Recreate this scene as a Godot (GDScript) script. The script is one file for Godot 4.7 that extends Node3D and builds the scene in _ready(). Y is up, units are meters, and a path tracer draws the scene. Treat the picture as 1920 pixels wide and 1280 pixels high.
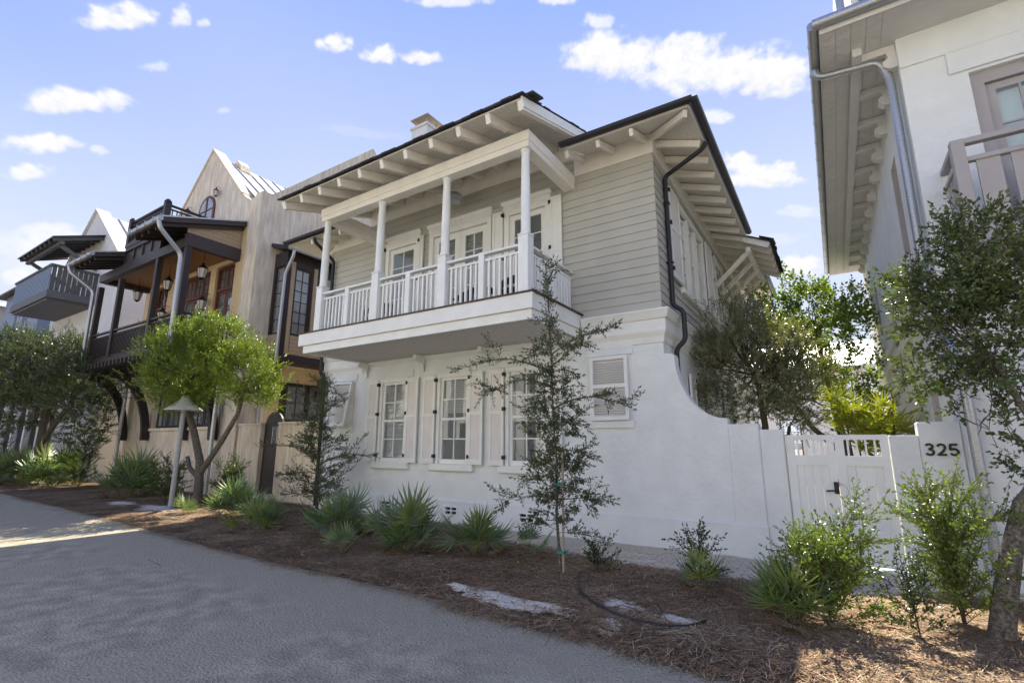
extends Node3D
# Shaded side of a white balcony house on a lane, sun behind it. Facade plane is z = 0, x runs along the lane, y up.

var M := {}
var rng := RandomNumberGenerator.new()
var boxes := {}
var taken := {}
var fnoise := FastNoiseLite.new()

# ---------------------------------------------------------------- scene
func _ready() -> void:
	# camera
	var cam := Camera3D.new()
	cam.name = "camera"
	add_child(cam)
	cam.position = v3(0, 1.65, 8.49)
	cam.basis = Basis(Vector3.UP, 0.5729) * Basis(Vector3.RIGHT, 0.2044) * Basis(Vector3.BACK, 0.0026)
	cam.fov = rad_to_deg(2.0 * atan(640.0 / 927.4))
	cam.near = 0.05
	cam.far = 600.0
	cam.current = true
	# sky, sun and exposure
	var env := Environment.new()
	env.background_mode = Environment.BG_SKY
	var sky := Sky.new()
	var pano := PanoramaSkyMaterial.new()
	pano.panorama = ImageTexture.create_from_image(make_sky())
	sky.sky_material = pano
	env.sky = sky
	env.background_energy_multiplier = 0.395
	env.tonemap_mode = Environment.TONE_MAPPER_LINEAR
	env.tonemap_exposure = 2.75
	env.sdfgi_enabled = true
	env.ssao_enabled = true
	env.ssil_enabled = true
	var we := WorldEnvironment.new()
	we.name = "world_environment"
	we.environment = env
	add_child(we)
	var sun := DirectionalLight3D.new()
	sun.name = "sun"
	sun.light_energy = 1.6
	sun.light_color = Color(1.0, 0.955, 0.88)
	sun.light_angular_distance = 0.5
	sun.shadow_enabled = true
	add_child(sun)
	sun.rotation = v3(-deg_to_rad(48.0), PI + deg_to_rad(8.0), 0)
	rng.seed = 1
	materials()
	ground()
	main_house()
	garden_walls()
	right_house()
	tan_house()
	far_houses()
	opposite_houses()
	path_lamp()
	road_cracks()
	furniture()
	plants()
	litter()

# ---------------------------------------------------------------- helpers
func rr(a: float, b: float) -> float:
	return rng.randf_range(a, b)

func v3(x: float, y: float, z: float) -> Vector3:
	return Vector3(x, y, z)

func numbered(n: String) -> String:
	if not taken.has(n):
		taken[n] = 0
		return n
	taken[n] += 1
	return "%s_%03d" % [n, taken[n]]

func thing(called: String, label: String, category: String, at := Vector3.ZERO, group := "") -> Node3D:
	var o := Node3D.new()
	o.name = numbered(called)
	add_child(o)
	o.position = at
	o.set_meta("label", label)
	o.set_meta("category", category)
	if group != "":
		o.set_meta("group", group)
	return o

func sub(parent: Node3D, called: String, at := Vector3.ZERO, turn := 0.0) -> Node3D:
	var o := Node3D.new()
	o.name = called
	parent.add_child(o, true)
	o.position = at - org(parent)
	o.rotation.y = turn
	return o

func org(n: Node3D) -> Vector3:
	var o := Vector3.ZERO
	var k: Node = n
	while k != self:
		o += (k as Node3D).position
		k = k.get_parent()
	return o

func put(parent: Node3D, called: String, mesh: Mesh, m: Material, at := Vector3.ZERO) -> MeshInstance3D:
	var o := MeshInstance3D.new()
	o.name = called
	o.mesh = mesh
	o.material_override = m
	parent.add_child(o, true)
	o.position = at
	return o

# a mesh whose vertices are world positions
func world_mesh(parent: Node3D, called: String, mesh: Mesh, m: Material) -> MeshInstance3D:
	return put(parent, called, mesh, m, -org(parent))

func structure(called: String, mesh: Mesh, m: Material) -> MeshInstance3D:
	var o := put(self, numbered(called), mesh, m)
	o.set_meta("kind", "structure")
	return o

func box_mesh(s: Vector3, c := 0.0) -> Mesh:
	var key := "%d_%d_%d_%d" % [roundi(s.x * 1000), roundi(s.y * 1000), roundi(s.z * 1000), roundi(c * 1000)]
	if boxes.has(key):
		return boxes[key]
	var mesh: Mesh
	if c <= 0.0:
		var b := BoxMesh.new()
		b.size = s
		mesh = b
	else:
		var st := SurfaceTool.new()
		st.begin(Mesh.PRIMITIVE_TRIANGLES)
		chamfer_box(st, s, c)
		mesh = st.commit()
	boxes[key] = mesh
	return mesh

func quad(st: SurfaceTool, a: Vector3, b: Vector3, c: Vector3, d: Vector3, out: Vector3) -> void:
	var n := (b - a).cross(c - a)
	if n.length() < 1e-12:
		n = (c - a).cross(d - a)
	# front faces run clockwise: the computed normal points inwards then
	if n.dot(out) > 0.0:
		var t := b
		b = d
		d = t
		n = -n
	st.set_normal(-n.normalized())
	for p in [a, b, c, a, c, d]:
		st.add_vertex(p)

func tri(st: SurfaceTool, a: Vector3, b: Vector3, c: Vector3, out: Vector3) -> void:
	var n := (b - a).cross(c - a)
	if n.dot(out) > 0.0:
		var t := b
		b = c
		c = t
		n = -n
	st.set_normal(-n.normalized())
	for p in [a, b, c]:
		st.add_vertex(p)

func chamfer_box(st: SurfaceTool, s: Vector3, c: float) -> void:
	var h := s / 2
	for ax in 3:
		var u := (ax + 1) % 3
		var w := (ax + 2) % 3
		for sg in [-1.0, 1.0]:
			var p := []
			for k in [[-1, -1], [1, -1], [1, 1], [-1, 1]]:
				var q := Vector3.ZERO
				q[ax] = sg * h[ax]
				q[u] = k[0] * (h[u] - c)
				q[w] = k[1] * (h[w] - c)
				p.append(q)
			var o := Vector3.ZERO
			o[ax] = sg
			quad(st, p[0], p[1], p[2], p[3], o)
		for su in [-1.0, 1.0]:
			for sw in [-1.0, 1.0]:
				var p2 := []
				for e in [-1.0, 1.0]:
					var q1 := Vector3.ZERO
					q1[ax] = e * (h[ax] - c)
					q1[u] = su * h[u]
					q1[w] = sw * (h[w] - c)
					var q2 := q1
					q2[u] = su * (h[u] - c)
					q2[w] = sw * h[w]
					p2.append(q1)
					p2.append(q2)
				var o2 := Vector3.ZERO
				o2[u] = su
				o2[w] = sw
				quad(st, p2[0], p2[1], p2[3], p2[2], o2)
	for sx in [-1.0, 1.0]:
		for sy in [-1.0, 1.0]:
			for sz in [-1.0, 1.0]:
				var sgn := Vector3(sx, sy, sz)
				tri(st, Vector3(h.x, h.y - c, h.z - c) * sgn, Vector3(h.x - c, h.y, h.z - c) * sgn, Vector3(h.x - c, h.y - c, h.z) * sgn, sgn)

# box between two corners: world coordinates under an unturned chain
func wb(parent: Node3D, called: String, m: Material, a: Vector3, b: Vector3, c := 0.0) -> MeshInstance3D:
	return put(parent, called, box_mesh((b - a).abs(), c), m, (a + b) / 2 - org(parent))

# the same in the parent's own coordinates
func lb(parent: Node3D, called: String, m: Material, a: Vector3, b: Vector3, c := 0.0) -> MeshInstance3D:
	return put(parent, called, box_mesh((b - a).abs(), c), m, (a + b) / 2)

# oriented bar from p0 to p1 (world), w across, h along "up"
func bar(parent: Node3D, called: String, m: Material, p0: Vector3, p1: Vector3, w: float, h: float, up := Vector3.UP, c := 0.0) -> MeshInstance3D:
	var d := p1 - p0
	var zz := d.normalized()
	var xx := up.cross(zz).normalized()
	var yy := zz.cross(xx)
	var o := put(parent, called, box_mesh(Vector3(w, h, snappedf(d.length(), 0.001)), c), m)
	o.transform = Transform3D(Basis(xx, yy, zz), (p0 + p1) / 2 - org(parent))
	return o

func box_into(st: SurfaceTool, a: Vector3, b: Vector3) -> void:
	var lo := Vector3(minf(a.x, b.x), minf(a.y, b.y), minf(a.z, b.z))
	var hi := Vector3(maxf(a.x, b.x), maxf(a.y, b.y), maxf(a.z, b.z))
	for ax in 3:
		var u := (ax + 1) % 3
		var w := (ax + 2) % 3
		for k in 2:
			var p := []
			for e in [[0, 0], [1, 0], [1, 1], [0, 1]]:
				var q := Vector3.ZERO
				q[ax] = hi[ax] if k else lo[ax]
				q[u] = hi[u] if e[0] else lo[u]
				q[w] = hi[w] if e[1] else lo[w]
				p.append(q)
			var o := Vector3.ZERO
			o[ax] = 1.0 if k else -1.0
			quad(st, p[0], p[1], p[2], p[3], o)

func begin() -> SurfaceTool:
	var st := SurfaceTool.new()
	st.begin(Mesh.PRIMITIVE_TRIANGLES)
	return st

# a wall with rectangular openings; axis 2: plane of constant z (u = x), axis 0: plane of constant x (u = z). d0..d1 is its thickness
func wall(parent: Node3D, called: String, m: Material, axis: int, u0: float, u1: float, y0: float, y1: float, d0: float, d1: float, holes := []) -> MeshInstance3D:
	var us := [u0, u1]
	var ys := [y0, y1]
	for h in holes:
		us.append_array([h[0], h[1]])
		ys.append_array([h[2], h[3]])
	us.sort()
	ys.sort()
	var st := begin()
	var put3 := func(u: float, y: float, d: float) -> Vector3:
		return Vector3(u, y, d) if axis == 2 else Vector3(d, y, u)
	var solid := func(u: float, y: float) -> bool:
		if u < u0 or u > u1 or y < y0 or y > y1:
			return false
		for h in holes:
			if u > h[0] and u < h[1] and y > h[2] and y < h[3]:
				return false
		return true
	for i in us.size() - 1:
		if us[i + 1] - us[i] < 1e-4:
			continue
		for j in ys.size() - 1:
			if ys[j + 1] - ys[j] < 1e-4:
				continue
			var um: float = (us[i] + us[i + 1]) / 2
			var ym: float = (ys[j] + ys[j + 1]) / 2
			if not solid.call(um, ym):
				continue
			for d in [d0, d1]:
				var o := Vector3.ZERO
				o[axis] = signf(d - (d0 + d1) / 2)
				quad(st, put3.call(us[i], ys[j], d), put3.call(us[i + 1], ys[j], d), put3.call(us[i + 1], ys[j + 1], d), put3.call(us[i], ys[j + 1], d), o)
			for e in [[-1, 0], [1, 0], [0, -1], [0, 1]]:
				var pu: float = um + e[0] * (us[i + 1] - us[i]) / 2 + e[0] * 1e-3
				var py: float = ym + e[1] * (ys[j + 1] - ys[j]) / 2 + e[1] * 1e-3
				if solid.call(pu, py):
					continue
				var out: Vector3 = put3.call(e[0], e[1], 0.0)
				var a: Array
				if e[0] != 0:
					var uu: float = us[i] if e[0] < 0 else us[i + 1]
					a = [put3.call(uu, ys[j], d0), put3.call(uu, ys[j + 1], d0), put3.call(uu, ys[j + 1], d1), put3.call(uu, ys[j], d1)]
				else:
					var yy: float = ys[j] if e[1] < 0 else ys[j + 1]
					a = [put3.call(us[i], yy, d0), put3.call(us[i + 1], yy, d0), put3.call(us[i + 1], yy, d1), put3.call(us[i], yy, d1)]
				quad(st, a[0], a[1], a[2], a[3], out)
	return world_mesh(parent, called, st.commit(), m)

# polygon (x, y) or (z, y) pulled through d0..d1 along the axis
func prism_mesh(poly: PackedVector2Array, axis: int, d0: float, d1: float) -> Mesh:
	var st := begin()
	var put3 := func(p: Vector2, d: float) -> Vector3:
		return Vector3(p.x, p.y, d) if axis == 2 else (Vector3(d, p.y, p.x) if axis == 0 else Vector3(p.x, d, p.y))
	var ids := Geometry2D.triangulate_polygon(poly)
	for k in range(0, ids.size(), 3):
		for d in [d0, d1]:
			var o := Vector3.ZERO
			o[axis] = signf(d - (d0 + d1) / 2)
			tri(st, put3.call(poly[ids[k]], d), put3.call(poly[ids[k + 1]], d), put3.call(poly[ids[k + 2]], d), o)
	var cw := Geometry2D.is_polygon_clockwise(poly)
	for k in poly.size():
		var a := poly[k]
		var b := poly[(k + 1) % poly.size()]
		var n2 := Vector2(b.y - a.y, a.x - b.x) * (-1.0 if cw else 1.0)
		quad(st, put3.call(a, d0), put3.call(b, d0), put3.call(b, d1), put3.call(a, d1), put3.call(n2, 0.0))
	return st.commit()

func prism(parent: Node3D, called: String, m: Material, poly: PackedVector2Array, axis: int, d0: float, d1: float) -> MeshInstance3D:
	return world_mesh(parent, called, prism_mesh(poly, axis, d0, d1), m)

# sloped slab: top outline and thickness straight down
func slab(parent: Node3D, called: String, m: Material, top: Array, t: float) -> MeshInstance3D:
	var st := begin()
	var mid := Vector3.ZERO
	for p in top:
		mid += p / float(top.size())
	for k in range(1, top.size() - 1):
		tri(st, top[0], top[k], top[k + 1], Vector3.UP)
		tri(st, top[0] - v3(0, t, 0), top[k] - v3(0, t, 0), top[k + 1] - v3(0, t, 0), Vector3.DOWN)
	for k in top.size():
		var a: Vector3 = top[k]
		var b: Vector3 = top[(k + 1) % top.size()]
		var o := (a + b) / 2 - mid
		var e := (b - a).normalized()
		o.y = 0
		o -= e * o.dot(e)
		quad(st, a, b, b - v3(0, t, 0), a - v3(0, t, 0), o)
	return world_mesh(parent, called, st.commit(), m)

func tube_into(st: SurfaceTool, pts: Array, radii: Array, seg := 8, cap := true) -> void:
	var rings := []
	var x := Vector3.ZERO
	for k in pts.size():
		var d: Vector3 = (pts[mini(k + 1, pts.size() - 1)] - pts[maxi(k - 1, 0)]).normalized()
		if x == Vector3.ZERO:
			x = d.cross(Vector3(0.31, 0.2, 0.93)).normalized()
		else:
			x = (x - d * x.dot(d)).normalized()
		var y := d.cross(x)
		var r: float = radii[k] if k < radii.size() else radii[-1]
		var ring := []
		for s in seg:
			var a := TAU * s / seg
			ring.append([pts[k] + (x * cos(a) + y * sin(a)) * r, x * cos(a) + y * sin(a)])
		rings.append(ring)
	for k in rings.size() - 1:
		for s in seg:
			var s2 := (s + 1) % seg
			var q := [rings[k][s], rings[k + 1][s], rings[k + 1][s2], rings[k][s2]]
			var n: Vector3 = (q[1][0] - q[0][0]).cross(q[2][0] - q[0][0])
			var order := [0, 1, 2, 0, 2, 3]
			if n.dot(q[0][1]) > 0:
				order = [0, 2, 1, 0, 3, 2]
			for i in order:
				st.set_normal(q[i][1])
				st.add_vertex(q[i][0])
	if cap:
		for e in [0, rings.size() - 1]:
			var o: Vector3 = (pts[e] - pts[1 if e == 0 else e - 1]).normalized()
			for s in range(1, seg - 1):
				tri(st, rings[e][0][0], rings[e][s][0], rings[e][s + 1][0], o)

func tube(parent: Node3D, called: String, m: Material, pts: Array, r: float, seg := 10) -> MeshInstance3D:
	var st := begin()
	tube_into(st, pts, [r], seg)
	return world_mesh(parent, called, st.commit(), m)

# polyline with rounded corners
func rounded(pts: Array, r: float, n := 4) -> Array:
	var out := [pts[0]]
	for k in range(1, pts.size() - 1):
		var p: Vector3 = pts[k]
		var a: Vector3 = p + (pts[k - 1] - p).normalized() * r
		var b: Vector3 = p + (pts[k + 1] - p).normalized() * r
		for i in n + 1:
			var t := float(i) / n
			out.append(a.lerp(p, t).lerp(p.lerp(b, t), t))
	out.append(pts[-1])
	return out

# surface of revolution about y, profile of (radius, height)
func lathe_mesh(profile: Array, seg := 20) -> Mesh:
	var st := begin()
	for k in profile.size() - 1:
		var a: Vector2 = profile[k]
		var b: Vector2 = profile[k + 1]
		var n2 := Vector2(b.y - a.y, a.x - b.x).normalized()
		for s in seg:
			var t0 := TAU * s / seg
			var t1 := TAU * (s + 1) / seg
			var dir0 := v3(cos(t0), 0, sin(t0))
			var dir1 := v3(cos(t1), 0, sin(t1))
			var q := [dir0 * a.x + v3(0, a.y, 0), dir0 * b.x + v3(0, b.y, 0), dir1 * b.x + v3(0, b.y, 0), dir1 * a.x + v3(0, a.y, 0)]
			var nn := [dir0 * n2.x + v3(0, n2.y, 0), dir0 * n2.x + v3(0, n2.y, 0), dir1 * n2.x + v3(0, n2.y, 0), dir1 * n2.x + v3(0, n2.y, 0)]
			var n: Vector3 = (q[1] - q[0]).cross(q[2] - q[0])
			if n.length() < 1e-10:
				n = (q[2] - q[0]).cross(q[3] - q[0])
			var order := [0, 1, 2, 0, 2, 3]
			if n.dot(nn[0]) > 0:
				order = [0, 2, 1, 0, 3, 2]
			for i in order:
				st.set_normal(nn[i])
				st.add_vertex(q[i])
	return st.commit()

# ---------------------------------------------------------------- materials
func lin(r: float, g: float, b: float) -> Color:
	return Color(r, g, b).linear_to_srgb()

func noise_tex(sd: int, freq: float, lo: float, hi: float, kind := FastNoiseLite.TYPE_SIMPLEX_SMOOTH, octaves := 5, size := 512) -> NoiseTexture2D:
	var n := FastNoiseLite.new()
	n.seed = sd
	n.frequency = freq
	n.noise_type = kind
	n.fractal_octaves = octaves
	var t := NoiseTexture2D.new()
	t.width = size
	t.height = size
	t.seamless = true
	t.noise = n
	var g := Gradient.new()
	g.colors = PackedColorArray([Color(lo, lo, lo), Color(hi, hi, hi)])
	t.color_ramp = g
	return t

func bump_tex(sd: int, freq: float, strength: float, kind := FastNoiseLite.TYPE_SIMPLEX_SMOOTH, size := 512) -> NoiseTexture2D:
	var t := noise_tex(sd, freq, 0, 1, kind, 4, size)
	t.color_ramp = null
	t.as_normal_map = true
	t.bump_strength = strength
	return t

func mat(called: String, c: Color, rough := 0.8, tex: Texture2D = null, nrm: Texture2D = null, scale := 1.0, nstrength := 1.0) -> StandardMaterial3D:
	var m := StandardMaterial3D.new()
	m.resource_name = called
	m.albedo_color = c
	m.roughness = rough
	m.metallic_specular = 0.4
	if tex or nrm:
		m.uv1_triplanar = true
		m.uv1_world_triplanar = true
		m.uv1_scale = Vector3.ONE * scale
		m.albedo_texture = tex
		if nrm:
			m.normal_enabled = true
			m.normal_texture = nrm
			m.normal_scale = nstrength
	M[called] = m
	return m

func leaf_mat(called: String, back: Color, rough := 0.45) -> void:
	var m := mat(called, Color.WHITE, rough)
	m.vertex_color_use_as_albedo = true
	m.cull_mode = BaseMaterial3D.CULL_DISABLED
	m.backlight_enabled = true
	m.backlight = back
	m.metallic_specular = 0.45

func road_picture() -> ImageTexture:
	var s := 1024
	var im := Image.create(s, s, false, Image.FORMAT_RGB8)
	var n := FastNoiseLite.new()
	n.seed = 4
	n.frequency = 0.5
	n.fractal_octaves = 2
	var patch := FastNoiseLite.new()
	patch.seed = 9
	patch.frequency = 0.012
	patch.fractal_octaves = 5
	var speck := FastNoiseLite.new()
	speck.seed = 23
	speck.frequency = 0.18
	speck.fractal_octaves = 3
	speck.fractal_gain = 0.7
	for y in s:
		for x in s:
			# wrap by blending the edges
			var g := n.get_noise_2d(x, y) * 0.16 + rng.randf_range(-0.09, 0.09)
			var wx := smoothstep(0.0, 0.2, minf(x, s - 1 - x) / s)
			var wy := smoothstep(0.0, 0.2, minf(y, s - 1 - y) / s)
			var p := patch.get_noise_2d(x, y) * 0.75 * wx * wy
			var v := 0.80 + g * 1.1 + 0.2 * p + 0.13 * speck.get_noise_2d(x, y) * minf(1.0, minf(wx, wy) * 3.0)
			if rng.randf() < 0.004:
				v += 0.26
			elif rng.randf() < 0.004:
				v -= 0.28
			im.set_pixel(x, y, Color(v, v * 0.995, v * 0.985))
	return ImageTexture.create_from_image(im)

func materials() -> void:
	var soft := noise_tex(1, 0.006, 0.955, 1.0)
	var mott := noise_tex(2, 0.02, 0.82, 1.0)
	var blot := noise_tex(3, 0.008, 0.68, 1.0, FastNoiseLite.TYPE_SIMPLEX_SMOOTH, 6)
	var grit := bump_tex(5, 0.25, 3.0)
	var wavy := bump_tex(6, 0.03, 5.0)
	var wood := noise_tex(7, 0.05, 0.86, 1.0)
	mat("stucco", lin(0.795, 0.82, 0.81), 0.9, soft, wavy, 0.5, 0.3)
	mat("stucco_right", lin(0.80, 0.82, 0.81), 0.9, soft, wavy, 0.4, 0.35)
	mat("trim", lin(0.835, 0.845, 0.815), 0.45, soft, null, 0.6)
	mat("rail_white", lin(0.84, 0.86, 0.845), 0.4, soft, null, 0.6)
	mat("soffit", lin(0.86, 0.83, 0.76), 0.55, soft, null, 0.6)
	mat("soffit_board", lin(0.86, 0.82, 0.75), 0.55, wood, null, 0.5)
	mat("balcony_underside", lin(0.80, 0.76, 0.72), 0.7, wood, null, 0.5)
	mat("shutter_panel", lin(0.76, 0.725, 0.69), 0.5, soft, null, 0.6)
	for k in 3:
		var t: float = [1.0, 0.975, 1.02][k]
		mat("siding_%d" % k, lin(0.495 * t, 0.485 * t, 0.435 * t), 0.6, soft, null, 0.35)
	mat("decking", lin(0.12, 0.085, 0.065), 0.7, wood, null, 1.0)
	for k in 3:
		var t: float = [1.0, 0.72, 1.35][k]
		mat("slate_%d" % k, lin(0.052 * t, 0.053 * t, 0.06 * t), 0.75, mott, grit, 1.0)
	var dm := mat("dark_metal", lin(0.035, 0.037, 0.044), 0.38)
	dm.metallic = 0.3
	var zn := mat("galvanised", lin(0.55, 0.57, 0.6), 0.38, noise_tex(11, 0.05, 0.75, 1.0), null, 1.5)
	zn.metallic = 0.75
	var sm := mat("seam_metal", lin(0.62, 0.64, 0.65), 0.45, mott, null, 0.4)
	sm.metallic = 0.35
	mat("hinge_black", lin(0.015, 0.015, 0.016), 0.4)
	mat("vent_dark", lin(0.03, 0.03, 0.035), 0.9)
	mat("interior", lin(0.22, 0.21, 0.19), 0.9)
	mat("blind", lin(0.55, 0.57, 0.53), 0.7)
	mat("roller_shade", lin(0.62, 0.74, 0.70), 0.9)
	mat("curtain", lin(0.62, 0.61, 0.58), 0.9)
	var g := mat("glass", Color(0.75, 0.8, 0.82, 0.12), 0.02)
	g.transparency = BaseMaterial3D.TRANSPARENCY_ALPHA
	g.metallic_specular = 0.85
	mat("brown_timber", lin(0.045, 0.034, 0.033), 0.5, wood, null, 0.7)
	mat("brown_timber_b", lin(0.06, 0.046, 0.045), 0.5, wood, null, 0.7)
	mat("red_door", lin(0.13, 0.045, 0.032), 0.45, wood, null, 0.7)
	var ts := mat("tan_stucco", lin(0.82, 0.715, 0.565), 0.92, noise_tex(3, 0.012, 0.8, 1.0, FastNoiseLite.TYPE_SIMPLEX_SMOOTH, 5), wavy, 0.28, 0.5)
	ts.uv1_scale = v3(0.75, 0.13, 0.75)
	mat("ochre_stucco", lin(0.62, 0.47, 0.28), 0.92, soft, wavy, 0.3, 0.4)
	mat("tan_boards", lin(0.45, 0.34, 0.22), 0.6, wood, null, 0.4)
	mat("cedar_ceiling", lin(0.36, 0.17, 0.06), 0.5, wood, null, 0.6)
	mat("grey_timber", lin(0.13, 0.13, 0.135), 0.6, wood, null, 0.5)
	mat("slat_grey", lin(0.10, 0.10, 0.105), 0.6, wood, null, 0.5)
	mat("blue_paint", lin(0.23, 0.29, 0.38), 0.55, soft, null, 0.5)
	mat("pale_stucco", lin(0.70, 0.69, 0.67), 0.92, soft, wavy, 0.3, 0.4)
	mat("lilac_timber", lin(0.42, 0.39, 0.38), 0.5, soft, null, 0.5)
	mat("wood_shake", lin(0.28, 0.25, 0.21), 0.85, mott, grit, 0.8)
	mat("verdigris", lin(0.66, 0.66, 0.53), 0.55, noise_tex(14, 0.03, 0.7, 1.0), null, 2.0)
	mat("grey_pole", lin(0.42, 0.43, 0.44), 0.5, mott, null, 2.0)
	mat("lantern_glass", lin(0.55, 0.5, 0.45), 0.2)
	var rd := mat("road", lin(0.54, 0.50, 0.385), 0.93, road_picture(), bump_tex(15, 0.3, 5.0), 0.22, 0.5)
	rd.metallic_specular = 0.3
	mat("soil", lin(0.42, 0.37, 0.31), 0.95, blot, grit, 0.3)
	mat("straw_bed", lin(0.225, 0.15, 0.09), 0.95, noise_tex(17, 0.06, 0.4, 1.0), bump_tex(18, 0.12, 9.0), 0.8)
	mat("sand", lin(0.74, 0.69, 0.60), 0.95, noise_tex(19, 0.05, 0.72, 1.0), grit, 0.9)
	for k in 4:
		var c: Array = [[0.70, 0.62, 0.49], [0.62, 0.55, 0.43], [0.76, 0.68, 0.54], [0.65, 0.59, 0.49]][k]
		mat("paver_%d" % k, lin(c[0], c[1], c[2]), 0.9, mott, grit, 1.3)
	mat("paver_joint", lin(0.2, 0.165, 0.135), 0.95, mott, null, 1.3)
	mat("bark", lin(0.16, 0.135, 0.11), 0.92, noise_tex(21, 0.05, 0.45, 1.0), bump_tex(22, 0.08, 8.0), 3.0)
	mat("bark_pale", lin(0.36, 0.32, 0.26), 0.92, noise_tex(23, 0.025, 0.3, 1.0, FastNoiseLite.TYPE_SIMPLEX_SMOOTH, 5), bump_tex(24, 0.08, 10.0), 2.0)
	mat("twig", lin(0.13, 0.10, 0.075), 0.9)
	mat("stake", lin(0.42, 0.34, 0.25), 0.8, wood, null, 2.0)
	mat("green_tape", lin(0.03, 0.22, 0.17), 0.5)
	mat("rubber_hose", lin(0.018, 0.018, 0.02), 0.45)
	mat("wicker", lin(0.09, 0.075, 0.065), 0.7, noise_tex(25, 0.2, 0.5, 1.0), grit, 3.0)
	mat("cushion", lin(0.55, 0.54, 0.52), 0.95)
	mat("number_black", lin(0.025, 0.025, 0.027), 0.4)
	mat("copper_cap", lin(0.42, 0.34, 0.26), 0.5)
	leaf_mat("leaf", lin(0.62, 0.7, 0.1), 0.35)
	leaf_mat("leaf_palm", lin(0.5, 0.55, 0.12), 0.4)
	leaf_mat("straw", lin(0.05, 0.03, 0.02), 0.9)
	(M.straw as StandardMaterial3D).backlight_enabled = false

# ---------------------------------------------------------------- sky
func sky_color(az: float, el: float) -> Color:
	# clear air: pale at the horizon, deep blue overhead, deepest away from the sun
	var stops := [[0.0, Vector3(0.74, 0.81, 0.95)], [14.0, Vector3(0.70, 0.78, 0.96)], [26.0, Vector3(0.60, 0.70, 0.965)], [34.0, Vector3(0.49, 0.60, 0.965)], [46.0, Vector3(0.335, 0.475, 0.97)], [90.0, Vector3(0.2, 0.31, 0.82)]]
	var c := Vector3.ZERO
	for k in 5:
		if el >= stops[k][0]:
			c = (stops[k][1] as Vector3).lerp(stops[k + 1][1], clampf((el - stops[k][0]) / (stops[k + 1][0] - stops[k][0]), 0.0, 1.0))
	var e := deg_to_rad(el)
	var to_sun := rad_to_deg(acos(clampf(sin(e) * sin(deg_to_rad(48.0)) + cos(e) * cos(deg_to_rad(48.0)) * cos(deg_to_rad(az + 8.0)), -1.0, 1.0)))
	var deep := smoothstep(38.0, 68.0, to_sun) * smoothstep(16.0, 36.0, el) * (1.0 - smoothstep(95.0, 140.0, to_sun))
	c = c.lerp(c * Vector3(0.62, 0.74, 0.97), deep)
	return Color(c.x, c.y, c.z)

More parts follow.
